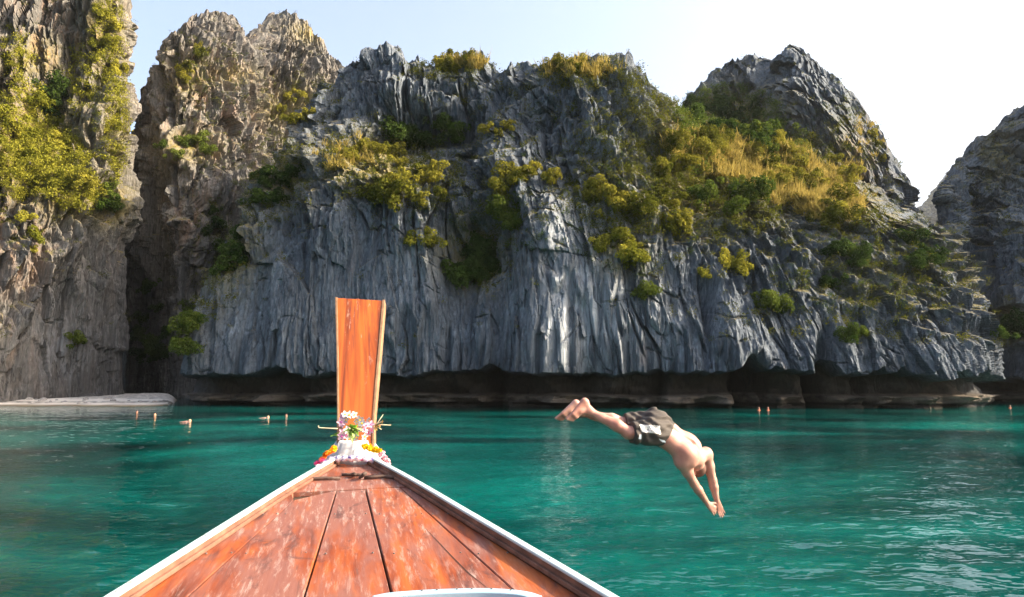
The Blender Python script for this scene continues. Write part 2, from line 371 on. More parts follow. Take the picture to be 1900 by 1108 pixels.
cliff('cliff_center', Ccols, Cw, 600, rough=0.95, stair=(3.0, 0.7), seed=11, mat=ROCK_GREY,
      bumps=[(790,250,80,45,-6),(880,470,55,60,-3.2),(1050,640,90,60,0.8),(1400,725,18,45,-4.5),(1530,680,16,60,-3.5),(1310,600,8,90,-1.6),(910,730,22,30,-3.5),
             (1040,410,40,60,1.8),(1130,300,30,80,1.5),(690,330,60,50,1.5),(1220,250,30,60,1.5),(1345,590,30,70,1.2),(1000,230,40,60,-2)],
      slab=[(520,560,150,140,0.75),(700,560,130,120,0.6),(1080,600,120,90,0.5),(880,620,90,70,0.5),(1340,590,40,80,0.4)],
      pale=[(1085,590,75,110,1.0),(1200,600,60,90,0.45),(1060,420,60,70,0.45),(760,480,50,60,0.4),(1130,380,120,60,0.35)],
      rust_sun=[(640,500,30,90,0.35),(1220,660,40,30,0.35),(1420,690,60,20,0.4),(540,190,60,60,0.4)],
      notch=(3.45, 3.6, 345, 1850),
      moss_zones=[(1400,320,200,60,0.95),(1250,260,60,60,0.7),(690,300,90,50,0.7),(1560,380,60,40,0.8),(1620,520,90,50,0.25),(500,320,80,60,0.6),(420,460,60,90,0.55),(1150,470,50,40,0.6),(880,470,60,60,0.6),(1300,370,160,50,0.6)])
# left cliff ---------------------------------------------------------------
Acols = [
 [(-2600,760,34),(-2600,650,35),(-2600,450,38),(-2600,200,43),(-2600,-100,48),(-2600,-300,54)],
 [(-900,722,52),(-900,610,53),(-900,430,58),(-900,230,65),(-900,30,70),(-900,-250,78)],
 [(-200,718,73),(-200,600,74),(-200,420,78),(-200,230,86),(-200,40,92),(-200,-230,100)],
 [(0,718,80),(0,600,81),(0,420,85),(0,240,93),(0,70,99),(0,-220,108)],
 [(110,718,87),(112,600,88),(118,430,90),(126,270,95),(140,90,103),(150,-200,112)],
 [(182,720,94),(186,600,94),(194,430,96),(198,270,99),(203,100,105),(208,-170,113)],
 [(226,722,104),(226,600,104),(226,430,104),(226,270,106),(229,100,110),(231,-120,116)],
 [(206,722,140),(208,600,140),(210,430,140),(212,270,140),(214,100,142),(216,-100,144)]]
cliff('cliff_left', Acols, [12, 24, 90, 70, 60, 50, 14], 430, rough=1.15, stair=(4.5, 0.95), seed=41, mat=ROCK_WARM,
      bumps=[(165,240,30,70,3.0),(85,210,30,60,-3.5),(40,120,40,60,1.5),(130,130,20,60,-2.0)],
      rust_sun=[(20,450,70,90,0.45),(100,60,90,80,0.45),(30,200,60,100,0.3),(20,640,40,40,0.25)], pale=[(110,640,40,60,0.4)],  # reddish stone, strengthened on the lit part: sun warmth painted in
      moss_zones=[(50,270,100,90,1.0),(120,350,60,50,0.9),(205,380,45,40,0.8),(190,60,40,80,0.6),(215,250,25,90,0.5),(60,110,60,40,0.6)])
# twin-topped peak behind ----------------------------------------------------
Bcols = [
 [(300,720,165),(300,560,165),(300,400,165),(300,280,165),(300,215,165)],
 [(225,722,150),(228,560,150),(232,400,151),(242,270,152),(264,195,150)],
 [(284,722,124),(284,560,124),(280,400,125),(282,240,126),(300,108,131)],
 [(336,722,110),(334,560,111),(332,400,113),(334,200,118),(348,42,127)],
 [(396,722,107),(396,560,109),(398,400,112),(404,200,118),(422,30,128)],
 [(446,722,106),(448,560,109),(450,400,113),(456,220,120),(466,60,131)],
 [(490,722,107),(492,560,110),(496,400,115),(502,220,123),(506,28,136)],
 [(550,722,108),(552,560,112),(556,400,117),(560,240,124),(564,56,137)],
 [(620,722,110),(620,560,114),(622,400,120),(624,260,127),(628,118,138)],
 [(720,722,114),(720,560,118),(720,400,124),(720,260,132),(720,165,142)],
 [(790,722,150),(790,560,150),(790,400,152),(790,280,155),(790,220,158)]]
Bcols = [[(px, py, Y * (1.03 + 0.21 * (px - 270) / 350.0)) for (px, py, Y) in c] for c in Bcols]
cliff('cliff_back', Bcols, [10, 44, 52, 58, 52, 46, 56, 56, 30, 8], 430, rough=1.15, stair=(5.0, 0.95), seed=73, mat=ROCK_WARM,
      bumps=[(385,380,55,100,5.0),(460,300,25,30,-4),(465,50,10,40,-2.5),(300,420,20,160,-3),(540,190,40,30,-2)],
      rust_sun=[(360,400,50,60,0.4),(400,200,110,120,0.32)],  # iron tint that also paints the sun's warmth on the upper peak
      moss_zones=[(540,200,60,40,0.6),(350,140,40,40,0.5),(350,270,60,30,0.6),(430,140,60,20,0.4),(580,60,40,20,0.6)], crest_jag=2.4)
# peak behind the grassy slope -------------------------------------------------
Dcols = [
 [(1225,470,170),(1232,320,170),(1240,250,170),(1245,225,172),(1250,212,175)],
 [(1262,470,128),(1268,320,130),(1272,250,134),(1276,208,138),(1284,184,142)],
 [(1340,470,116),(1344,320,124),(1345,235,132),(1345,170,138),(1346,126,144)],
 [(1412,470,111),(1412,330,118),(1412,250,127),(1412,165,134),(1408,112,141)],
 [(1434,470,110),(1434,330,115),(1432,250,122),(1430,165,128),(1430,118,136)],
 [(1480,470,109),(1480,330,112),(1478,240,116),(1474,160,122),(1472,90,131)],
 [(1535,470,108),(1534,350,110),(1532,270,114),(1528,200,119),(1524,132,128)],
 [(1605,470,107),(1603,390,109),(1598,330,112),(1590,260,116),(1576,172,125)],
 [(1664,470,107),(1661,415,109),(1656,370,111),(1648,325,114),(1640,268,121)],
 [(1698,470,112),(1697,440,113),(1696,415,115),(1694,390,117),(1692,366,122)],
 [(1690,470,165),(1690,440,165),(1690,415,165),(1688,395,165),(1686,380,165)]]
cliff('cliff_peak', Dcols, [8, 40, 40, 22, 34, 42, 52, 48, 34, 10], 330, rough=1.1, stair=(5.0, 0.65), seed=97, mat=ROCK_GREY,
      bumps=[(1430,130,8,40,-2.5),(1560,250,30,90,1.5)], rust_sun=[(1600,330,60,120,0.55),(1510,260,60,60,0.25)],
      moss_zones=[(1360,230,90,60,1.0),(1330,290,80,40,1.0),(1480,300,60,50,0.7),(1560,300,60,80,0.35)], crest_jag=1.8)
# dark cliff that runs out of the frame and round the lagoon ---------------------
Ecols = [
 [(1800,752,150),(1790,690,150),(1780,560,150),(1770,450,150),(1765,400,150),(1762,365,150)],
 [(1806,752,96),(1784,690,96),(1766,560,96),(1752,450,97),(1746,400,99),(1746,352,102)],
 [(1850,752,90),(1846,700,90),(1838,560,91),(1826,450,93),(1808,370,97),(1794,292,104)],
 [(1905,753,85),(1905,690,84),(1902,560,86),(1896,440,89),(1890,330,94),(1884,212,103)],
 [(2010,754,79),(2010,690,79),(2006,560,81),(2000,440,85),(1992,290,91),(1984,130,101)],
 [(2250,758,70),(2250,690,71),(2245,560,74),(2240,400,79),(2235,200,86),(2230,40,95)],
 [(2700,766,58),(2700,690,60),(2690,560,63),(2680,380,68),(2670,180,74),(2660,0,82)],
 [(3600,790,42),(3600,690,44),(3590,560,47),(3580,380,52),(3570,160,57),(3560,-40,63)]]
cliff('cliff_right', Ecols, [8, 46, 46, 60, 24, 20, 16], 330, rough=1.05, stair=(5.0, 0.45), seed=131, mat=ROCK_GREY,
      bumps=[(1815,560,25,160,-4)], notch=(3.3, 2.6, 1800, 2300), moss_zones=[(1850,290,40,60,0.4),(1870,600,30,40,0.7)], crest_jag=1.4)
# far hill in the gap ------------------------------------------------------------
Fcols = [
 [(1600,520,330),(1600,470,330),(1600,440,332),(1600,425,335)],
 [(1680,520,230),(1682,440,232),(1686,415,236),(1692,392,242)],
 [(1725,520,222),(1725,430,226),(1728,390,232),(1734,350,242)],
 [(1775,520,220),(1775,420,224),(1776,350,232),(1780,300,245)],
 [(1850,520,224),(1850,420,228),(1850,340,236),(1850,280,248)],
 [(1950,520,300),(1950,420,300),(1950,340,300),(1950,300,300)]]
Fcols = [[(px, py, Y * 4.6) for (px, py, Y) in c] for c in Fcols]
cliff('hill_far', Fcols, [6, 40, 50, 50, 10], 150, rough=3.0, stair=(30.0, 0.5), seed=151, mat=ROCK_GREY, moss_zones=[(1740,370,30,30,0.4)])
for nm in CL: tag(CL[nm]['obj'], kind='structure')
tag(CL['cliff_center']['obj'], 'blue grey fluted limestone cliff with a dark tidal notch')
tag(CL['cliff_left']['obj'], 'warm sunlit cliff above the white sand beach')
tag(CL['cliff_back']['obj'], 'twin-topped weathered peak behind the beach gully')
tag(CL['cliff_peak']['obj'], 'pointed peak above the grassy slope')
tag(CL['cliff_right']['obj'], 'dark shaded cliff at the frame edge')
tag(CL['hill_far']['obj'], 'hazy far hill in the gap between the cliffs')

# ------------------------------------------------------------------ water
def build_water():
    rng = np.random.default_rng(5)
    th = np.concatenate([np.linspace(-180, -50, 30, endpoint=False), np.linspace(-50, 50, 430, endpoint=False), np.linspace(50, 180, 30, endpoint=False)])
    r = np.concatenate([[0.01], np.geomspace(1.2, 100, 420), np.geomspace(115, 1500, 14)])
    T, Rr = np.meshgrid(np.radians(th), r, indexing='ij')
    X = Rr * np.sin(T); Y = Rr * np.cos(T)
    Z = np.zeros_like(X); sp = np.maximum(np.gradient(Rr, axis=1), Rr * math.radians(100 / 430))
    for i in range(64):
        lam = math.exp(rng.uniform(math.log(0.22), math.log(1.9)))
        a = rng.normal(0.0, 0.75) + R(250)                                   # wind runs across the view
        k = 2 * math.pi / lam; amp = 0.0021 * lam ** 0.62
        ph = rng.uniform(0, 6.28)
        w = 1 + 0.5 * noise(X / 9 + i, Y / 9, 0 * X, i)
        att = sstep(1.2, 3.5, lam / sp)
        s = np.sin(k * (X * math.cos(a) + Y * math.sin(a)) + ph + 1.8 * noise(X / (lam * 3), Y / (lam * 3), 0 * X, 100 + i))
        Z += amp * att * w * (s + 0.25 * s * s)
    Z *= (1 - sstep(60, 110, Rr)) * sstep(0.5, 2, Rr)
    P = np.stack([X, Y, Z], -1)
    t = NT('lagoon_water'); p = t.pos()
    big = t.noise(t.mapping(p, (0.05, 0.085, 1)), 1.0, 4.0, 0.55, 0.6)
    mid = t.noise(t.mapping(p, (0.25, 0.5, 1)), 1.0, 5.0, 0.6, 0.8)
    f = t.math('ADD', t.math('MULTIPLY', big, 0.93), t.math('MULTIPLY', mid, 0.07))
    c = t.ramp(f, [(0.36, (0.0, 0.007, 0.008)), (0.46, (0.0, 0.032, 0.030)), (0.55, (0.0, 0.074, 0.066)), (0.67, (0.0, 0.15, 0.125))])
    h1 = t.noise(t.mapping(p, (1.0, 1.9, 1), rot=(0, 0, 0.3)), 3.0, 1.5, 0.5, 0.15)
    h2 = t.noise(t.mapping(p, (1.0, 1.6, 1), rot=(0, 0, -0.35)), 7.0, 1.0, 0.5, 0.1)
    nb = t.bump(t.math('ADD', h1, t.math('MULTIPLY', h2, 0.3)), 0.46, 0.06)
    t.principled(c, 0.0, nb, 0.5, IOR=1.33)
    me = mesh_np('water', P.reshape(-1, 3), grid_faces(len(th), len(r), True)[:, ::-1], t.m)
    tag(link('water', me), 'turquoise rippled lagoon water', kind='structure')
build_water()

# ------------------------------------------------------------------ beach
def build_beach():
    nx, ny = 220, 60
    u = np.linspace(-1500, 352, nx); v = np.linspace(0, 1, ny)
    U, Vv = np.meshgrid(u, v, indexing='ij')
    X = np.zeros_like(U); Y = np.zeros_like(U)
    Yn = 66 + 7.5 * sstep(290, 352, U) - 16 * sstep(0, -1500, U); Yf = np.full_like(U, 104.0)
    Y = Yn + (Yf - Yn) * Vv ** 1.3; X = (U - 950) / F_PX * Y * 1.0
    dd = Y - Yn
    Z = -0.45 + 0.055 * dd + 0.04 * noise(X / 2, Y / 2, 0 * X, 3) + 0.16 * fbm(X / 5, Y / 5, 0 * X, 4, 3)
    Z = Z - 1.6 * sstep(318, 352, U)
    Z = np.where(dd > 17, Z - 0.03 * (dd - 17), Z)
    P = np.stack([X, Y, Z], -1)
    t = NT('coral_sand'); p = t.pos()
    n1 = t.noise(p, 0.5, 5.0); n2 = t.noise(p, 9.0, 4.0)
    c = t.mix(n1, (0.70, 0.62, 0.52), (0.80, 0.73, 0.64))
    db = t.math('MULTIPLY', t.attr('debris'), t.ramp(t.noise(p, 1.6, 6.0, 0.7), [(0.42, 0.0), (0.55, 1.0)]))
    c = t.mix(db, c, (0.10, 0.085, 0.07)); c = t.mix(t.attr('wet'), c, (0.20, 0.14, 0.08))
    t.principled(c, 0.9, t.bump(n2, 0.4, 0.03), 0.2)
    me = mesh_np('beach', P.reshape(-1, 3), grid_faces(nx, ny), t.m)
    attr(me, 'debris', (sstep(11, 12.5, dd) * (1 - sstep(14, 16, dd)) * 0.9 + 0.6 * sstep(17, 20, dd))); attr(me, 'wet', 1 - sstep(0.02, 0.16, Z))
    tag(link('beach', me), 'strip of white sand below the cliff', kind='structure')
build_beach()

# ------------------------------------------------------------------ vegetation
def leaf_material(name, dark, light, trans=0.35):
    t = NT(name); p = t.pos(); oi = t.n('ShaderNodeObjectInfo').outputs['Random']
    n = t.noise(p, 0.9, 3.0); n2 = t.noise(p, 7.0, 2.0)
    f = t.math('ADD', t.math('MULTIPLY', n, 0.5), t.math('ADD', t.math('MULTIPLY', n2, 0.45), t.math('MULTIPLY', t.math('SUBTRACT', oi, 0.5), 0.35)))
    c = t.ramp(f, [(0.32, dark), (0.68, light)])
    d = t.n('ShaderNodeBsdfDiffuse'); t.l(c, d.inputs[0]); tr = t.n('ShaderNodeBsdfTranslucent'); t.l(c, tr.inputs[0])
    mx = t.n('ShaderNodeMixShader'); mx.inputs[0].default_value = trans; t.l(d.outputs[0], mx.inputs[1]); t.l(tr.outputs[0], mx.inputs[2])
    t.l(mx.outputs[0], t.out.inputs[0]); return t.m
LM = {'olive': leaf_material('leaves_olive', (0.07, 0.08, 0.012), (0.285, 0.255, 0.038)),
      'green': leaf_material('leaves_green', (0.035, 0.065, 0.012), (0.14, 0.17, 0.03)),
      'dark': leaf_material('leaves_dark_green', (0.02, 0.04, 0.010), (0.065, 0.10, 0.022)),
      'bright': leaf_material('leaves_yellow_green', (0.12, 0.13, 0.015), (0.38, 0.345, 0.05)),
      'dry': leaf_material('leaves_dry', (0.26, 0.20, 0.05), (0.54, 0.43, 0.13))}
BARK = plain('bark', (0.16, 0.13, 0.10), 0.9)

def bush_mesh(name, seed, n, flat=0.75, leaf=0.16, mat=None):
    """unit-radius shrub: leaf clumps spread over the shells of several uneven lobes, with a few stems"""
    g = np.random.default_rng(seed); nl = 9
    lc = g.normal(0, 0.42, (nl, 3)) * np.array((1, 1, 0.6)); lc[:, 2] = lc[:, 2] * 1.15 + 0.22; lr = g.uniform(0.24, 0.46, nl)
    k = g.choice(nl, n, p=lr ** 2 / np.sum(lr ** 2)); dv = g.normal(0, 1, (n, 3)); dv /= np.linalg.norm(dv, axis=1, keepdims=True)
    dv[:, 2] = np.where(dv[:, 2] < -0.75, -dv[:, 2], dv[:, 2])
    rad = lr[k] * (0.62 + 0.45 * g.random(n) ** 0.6) * (1 + 0.28 * noise(dv[:, 0] * 2.5 + k * 3, dv[:, 1] * 2.5, dv[:, 2] * 2.5, seed))
    c = lc[k] + dv * rad[:, None]; c[:, 2] *= flat
    nrm = dv + g.normal(0, 0.55, (n, 3)) + np.array((0, 0, 0.25)); nrm /= np.linalg.norm(nrm, axis=1, keepdims=True)
    t1 = np.cross(nrm, g.normal(0, 1, (n, 3))); t1 /= np.linalg.norm(t1, axis=1, keepdims=True); t2 = np.cross(nrm, t1)
    s = leaf * g.uniform(0.55, 1.15, (n, 1))
    v = np.stack([c - t1 * s, c + t2 * s * 0.55 + nrm * s * 0.2, c + t1 * s, c - t2 * s * 0.55 + nrm * s * 0.2], 1).reshape(-1, 3)
    f = np.arange(n * 4).reshape(n, 4)
    # stems
    sv, sf = [], []
    for i in range(4):
        a = np.zeros(3) + (0.05 * g.normal(), 0.05 * g.normal(), -0.35); b_ = lc[i] * (1, 1, flat)
        for j in range(2):
            m0 = len(v) + len(sv); w = 0.03
            d = (b_ - a); q = np.cross(d, (g.normal(), g.normal(), 0.2)); q /= np.linalg.norm(q) + 1e-6
            sv += [a - q * w, a + q * w, b_ + q * w * 0.4, b_ - q * w * 0.4]; sf.append((m0, m0 + 1, m0 + 2, m0 + 3))
    v = np.concatenate([v, np.array(sv)]); f = np.concatenate([f, np.array(sf)])
    me = mesh_np(name, v, f, mat, smooth=False); me.materials.append(BARK)
    mi = np.zeros(len(f), np.int32); mi[n:] = 1; me.polygons.foreach_set('material_index', mi)
    return me
BUSH = {}
for sp in LM:
    BUSH[sp] = [bush_mesh('bush_' + sp, 300 + i * 7 + len(sp), 900 if i < 2 else 1500, (0.92, 1.05, 0.85)[i], (0.125, 0.12, 0.095)[i], LM[sp]) for i in range(3)]

# what the camera sees of the rock, by 4-pixel cell: the anchor points of the plants
BW, BH, BS = 480, 280, 4
AP = np.concatenate([CL[k]['P'] for k in CL]); AN = np.concatenate([CL[k]['N'] for k in CL])
apx = np.concatenate([CL[k]['px'] for k in CL]); apy = np.concatenate([CL[k]['py'] for k in CL]); apd = np.concatenate([CL[k]['d'] for k in CL])
ok = (apx > 0) & (apx < 1900) & (apy > 0) & (apy < 1108) & (apd > 1)
idx = np.nonzero(ok)[0]; cell = (apy[idx] // BS).astype(int) * BW + (apx[idx] // BS).astype(int)
order = np.lexsort((apd[idx], cell)); cs = cell[order]; first = np.concatenate([[True], cs[1:] != cs[:-1]])
VIS = np.full(BW * BH, -1); VIS[cs[first]] = idx[order][first]; VIS = VIS.reshape(BH, BW)
def anchor(px, py):
    i, j = int(py // BS), int(px // BS)
    if not (0 <= i < BH and 0 <= j < BW): return None
    k = VIS[i, j]
    return None if k < 0 else k

def put_bush(k, size, sp, name, label, group, rnd, tall=1.0):
    P, N = AP[k], AN[k]
    o = link(name, BUSH[sp][rnd.randrange(3)])
    out = Vector((N[0], N[1], max(0.0, N[2]))); out = out.normalized() if out.length > 1e-3 else Vector((0, -1, 0))
    if out.y > 0.5: out.y = -out.y
    up = (Vector((0, 0, 1)) + out * 0.55).normalized()
    o.rotation_mode = 'QUATERNION'
    o.rotation_quaternion = up.to_track_quat('Z', 'Y') @ Euler((0, 0, rnd.uniform(0, 6.28))).to_quaternion()
    s = size * rnd.uniform(0.75, 1.25)
    o.scale = (s * rnd.uniform(0.85, 1.15), s * rnd.uniform(0.85, 1.15), s * tall * rnd.uniform(0.85, 1.15))
    o.location = V(P) + out * s * 0.22
    tag(o, label, 'bush', group); return o

# (cx, cy, rx, ry, count, radius in metres, species, label, group): places read off the photograph
HERO = [
 (716,352,40,26,7,1.5,'olive','bush in the rounded olive clump above the boat prow','olive clump above the prow'),
 (800,342,34,34,7,1.2,'olive','bush in the olive clump on the pale spur','olive clump on the pale spur'),
 (780,455,34,10,4,1.0,'bright','yellow-green bush on a small ledge above the dark hollow','yellow-green ledge bushes above the dark hollow'),
 (876,490,40,42,16,1.7,'dark','dark green bush filling the hollow in the cliff wall','dark bushes filling the hollow'),
 (945,400,24,36,7,1.3,'green','green bush in the cleft climbing above the dark hollow','bushes in the cleft above the hollow'),
 (945,345,26,18,4,1.3,'olive','olive bush on the shelf at the top of the cleft','bushes on the shelf above the cleft'),
 (1005,325,44,16,5,1.1,'olive','small olive bush on the narrow shelf mid-cliff','small bushes on the middle shelf'),
 (1150,455,34,26,9,1.3,'bright','bright yellow-green bush draping the rock nose above the diver','bright bushes draping the rock nose'),
 (1180,495,18,26,5,1.1,'bright','bright bush trailing below the rock nose above the diver','bright bushes trailing below the rock nose'),
 (1195,540,16,20,4,0.9,'green','small green bush below the bright draping bushes','green bushes at the tail of the drape'),
 (790,255,70,26,14,1.7,'dark','dark bush in the high shaded bowl under the skyline','dark bushes in the high bowl'),
 (700,290,60,30,13,1.3,'olive','olive bush on the high shoulder left of the shaded bowl','bushes on the high shoulder'),
 (930,240,40,10,4,0.9,'olive','small bush on the high wall beside the bowl','small bushes on the high grey wall'),
 (1250,400,60,30,9,1.3,'olive','olive bush where the grey cliff meets the golden slope','bushes at the foot of the golden slope'),
 (1350,370,70,24,13,1.4,'green','green bush along the lower rim of the golden slope','green bushes along the slope rim'),
 (1240,300,60,40,14,1.3,'olive','olive bush at the narrow upper end of the golden slope','bushes at the upper end of the slope'),
 (1130,370,50,40,11,1.2,'olive','olive bush on the broken rock left of the golden slope','bushes on broken rock beside the slope'),
 (1400,270,110,30,20,1.5,'olive','olive bush scattered over the upper golden slope','bushes on the upper golden slope'),
 (1500,330,80,34,18,1.5,'olive','olive bush scattered over the lower golden slope','bushes on the lower golden slope'),
 (1560,400,50,30,8,1.4,'olive','dull olive bush below the shaded foot of the pointed peak','shaded bushes below the pointed peak'),
 (1340,210,70,40,22,1.8,'dark','dark bush in the shaded wood on the pointed peak','dark wood on the pointed peak'),
 (1430,250,50,40,12,1.7,'green','green bush at the sunny edge of the dark wood','bushes at the edge of the dark wood'),
 (1370,490,36,14,5,1.0,'bright','yellow-green bush lit by the sun on the dark buttress','sunlit bushes on the dark buttress'),
 (1312,505,8,14,1,0.9,'bright','single round yellow-green bush low on the pillar right of the drape',None),
 (1445,560,26,16,4,1.1,'green','green bush in the shade halfway up the dark buttress','shaded bushes halfway up the buttress'),
 (1560,500,50,40,9,1.1,'dark','dark bush on the shaded wall right of the buttress','bushes on the shaded wall'),
 (1690,490,70,40,10,1.2,'dark','dark bush in the gully at the lower right shoulder','dark bushes on the lower right shoulder'),
 (1870,610,28,34,6,1.6,'dark','dark bush at the foot of the frame-edge cliff','bushes at the foot of the frame-edge cliff'),
 (1600,620,40,40,6,0.9,'green','small green bush low on the shaded wall above the caves','small bushes above the caves'),
 (500,330,50,50,12,1.4,'dark','dark bush on the edge between twin peak and blue-grey wall','bushes along the wall edge'),
 (420,450,40,70,14,1.4,'dark','dark bush lower down the edge of the blue-grey wall','bushes lower along the wall edge'),
 (285,600,30,80,16,1.9,'dark','dark tree-like bush filling the gorge above the beach','dark bushes filling the gorge'),
 (350,600,20,60,9,1.2,'green','green bush in the dark gully beside the beach','bushes in the dark gully'),
 (350,270,50,22,9,1.5,'green','green bush on the terrace across the twin peak','bushes on the twin peak terrace'),
 (540,200,60,26,9,1.4,'olive','olive bush in the saddle of the twin peak','bushes in the saddle'),
 (350,120,40,40,10,1.2,'olive','olive bush on the rounded summit of the twin peak','bushes on the rounded summit'),
 (1070,120,60,10,8,1.1,'olive','olive bush on the skyline at the highest cliff knob','skyline bushes on the knob'),
 (835,118,50,12,9,1.1,'olive','golden olive bush on the skyline beside the dark rock teeth','skyline bushes by the rock teeth'),
 (205,370,34,22,7,1.3,'green','green bush in shade where the left grassy slope ends','shaded bushes ending the left slope'),
 (92,190,26,40,9,1.4,'dark','dark bush in the shaded cleft above the left grassy slope','dark bushes above the left slope'),
 (40,440,40,50,5,0.9,'bright','small yellow-green bush on the sunlit left cliff','small sunlit bushes on the left cliff'),
 (70,260,70,70,18,1.5,'bright','yellow-green bush on the left grassy slope','bushes on the left grassy slope'),
 (140,340,34,34,6,1.3,'olive','olive bush at the lower tip of the left grassy slope','bushes at the tip of the left slope'),
 (205,90,26,80,10,1.1,'bright','yellow-green bush on the strip below the left cliff top','bushes on the strip of the left cliff'),
 (1590,290,50,80,11,0.9,'olive','olive bush on the sunny ridge of the pointed peak','olive bushes on the sunny ridge'),
 (150,630,18,10,3,1.0,'green','green bush low on the cliff above the beach','low bushes above the beach'),
]
ORD = ['first','second','third','fourth','fifth','sixth','seventh','eighth','ninth','tenth','eleventh','twelfth','thirteenth','fourteenth','fifteenth','sixteenth','seventeenth','eighteenth']
rb = random.Random(21); nb = 0
for (cx, cy, rx, ry, n, size, sp, lab, grp) in HERO:
    made = 0; tries = 0; n = max(1, round(n * 0.68)); size *= 1.1; row = []
    while made < n and tries < n * 6:
        tries += 1
        a = rb.uniform(0, 6.28); q = math.sqrt(rb.random())
        k = anchor(cx + rx * q * math.cos(a), cy + ry * q * math.sin(a))
        if k is None: continue
        row.append((float(apx[k]), put_bush(k, size, sp, 'bush', lab, grp, rb))); made += 1; nb += 1
    row.sort(key=lambda t: t[0])
    if len(row) > 1:
        for q, (_, o) in enumerate(row):
            o['label'] = (lab + ', ' + (ORD[q] + ' from left' if q else 'leftmost')) if q < len(row) - 1 else lab + ', rightmost'


# thin low growth and dry grass that nobody could count
def stuff_mesh(name, pts, nrm, sizes, kind, mat, seed, per):
    g = np.random.default_rng(seed); n = len(pts); m = n * per
    base = np.repeat(pts, per, 0); s = np.repeat(sizes, per)[:, None]; nn = np.repeat(nrm, per, 0)
    if kind == 'grass':
        b0 = base + g.normal(0, 0.35, (m, 3)) * s * np.array((1, 1, 0.3)); d = g.normal(0, 0.42, (m, 3)) + np.array((0, 0, 0.9)) + nn * 0.45
        tip = b0 + d * s * g.uniform(0.5, 1.0, (m, 1)); w = np.cross(d, g.normal(0, 1, (m, 3))); w /= np.linalg.norm(w, axis=1, keepdims=True); w *= s * 0.085
        v = np.stack([b0 - w, b0 + w, tip], 1).reshape(-1, 3); f = np.arange(m * 3).reshape(m, 3)
    else:
        dv = g.normal(0, 1, (m, 3)); dv /= np.linalg.norm(dv, axis=1, keepdims=True)
        c = base + dv * s * g.random((m, 1)) ** 0.45 * np.array((1, 1, 0.75)) + nn * s * 0.35
        nr = dv + g.normal(0, 0.6, (m, 3)); nr /= np.linalg.norm(nr, axis=1, keepdims=True)
        t1 = np.cross(nr, g.normal(0, 1, (m, 3))); t1 /= np.linalg.norm(t1, axis=1, keepdims=True); t2 = np.cross(nr, t1)
        ls = 0.14 * g.uniform(0.6, 1.2, (m, 1)) * np.clip(s, 0.5, 1.2)
        v = np.stack([c - t1 * ls, c + t2 * ls * 0.6, c + t1 * ls, c - t2 * ls * 0.6], 1).reshape(-1, 3); f = np.arange(m * 4).reshape(m, 4)
    return mesh_np(name, v, f, mat, smooth=False)
def scatter(zones, seed):
    g = np.random.default_rng(seed); ks = []
    for (cx, cy, rx, ry, n) in zones:
        a = g.uniform(0, 6.28, n); q = np.sqrt(g.random(n))
        for x, y in zip(cx + rx * q * np.cos(a), cy + ry * q * np.sin(a)):
            k = anchor(x, y)
            if k is not None: ks.append(k)
    return np.array(ks, int)
def stuff(name, zones, sizes, kind, mat, seed, per, label, ks=None):
    ks = scatter(zones, seed) if ks is None else ks
    g = np.random.default_rng(seed + 1)
    me = stuff_mesh(name, AP[ks] + g.normal(0, 0.12, (len(ks), 3)), AN[ks], g.uniform(*sizes, len(ks)), kind, mat, seed, per)
    tag(link(name, me), label, 'plants', kind='stuff')
stuff('dry_grass', [(1300,270,70,26,260),(1400,300,110,36,800),(1480,340,90,40,520),(1540,380,60,30,220),(1600,300,40,80,40),(640,290,60,30,40),(1080,130,70,16,80),(860,120,40,10,60)],
      (0.5, 1.1), 'grass', LM['dry'], 61, 22, 'golden dry grass covering the slope below the pointed peak')
stuff('slope_grass', [(40,230,70,80,330),(90,300,80,60,330),(40,330,60,40,150),(140,350,40,40,100),(200,60,30,90,110),(215,230,20,110,120),(150,150,26,60,70),(20,90,40,40,60)],
      (0.5, 1.2), 'leaf', LM['bright'], 63, 60, 'yellow-green grass and creepers on the sunlit left cliff')
stuff('low_growth', [(60,270,90,90,330),(205,200,30,180,220),(690,300,100,70,260),(800,320,60,70,160),(1400,310,190,80,900),(1250,280,80,100,300),(1340,230,90,60,300),(1600,300,80,130,240),(1620,520,140,100,150),(1160,330,110,110,260),(1080,130,90,30,160),(840,125,90,24,140),(1200,180,60,60,200),(1300,400,150,50,240),
                     (500,330,70,90,200),(400,480,50,110,160),(1130,330,100,110,160),(560,180,80,50,120),(380,150,80,90,160),(1000,180,220,50,120),(900,430,60,100,120)],
      (0.35, 0.9), 'leaf', LM['olive'], 65, 30, 'low olive growth in cracks and on ledges')
stuff('wood_canopy', [(1355,215,105,60,620),(1300,270,50,50,160),(1450,280,60,40,220)], (0.5, 1.2), 'leaf', LM['green'], 71, 44, 'dark shaded wood on the flank of the pointed peak')
stuff('cliff_scrub', [(950,340,330,130,300),(1600,480,180,110,260),(1180,420,120,90,120),(420,230,120,150,160),(1560,250,80,110,140)], (0.22, 0.6), 'leaf', LM['green'], 73, 26, 'tiny scrub plants scattered over the bare cliff face')
# plants rooted on every flat ledge, wherever the stone offers one
gl = np.random.default_rng(4); cand = VIS[VIS >= 0]; led = cand[(AN[cand, 2] > 0.62) & (AP[cand, 2] > 6)]
led = gl.choice(led, min(1500, len(led)), replace=False)
stuff('ledge_plants', [], (0.3, 0.8), 'leaf', LM['olive'], 67, 30, 'small olive plants rooted on the ledges', ks=led)
tag(bpy.data.objects['dry_grass'], cat='grass'); tag(bpy.data.objects['slope_grass'], cat='grass')

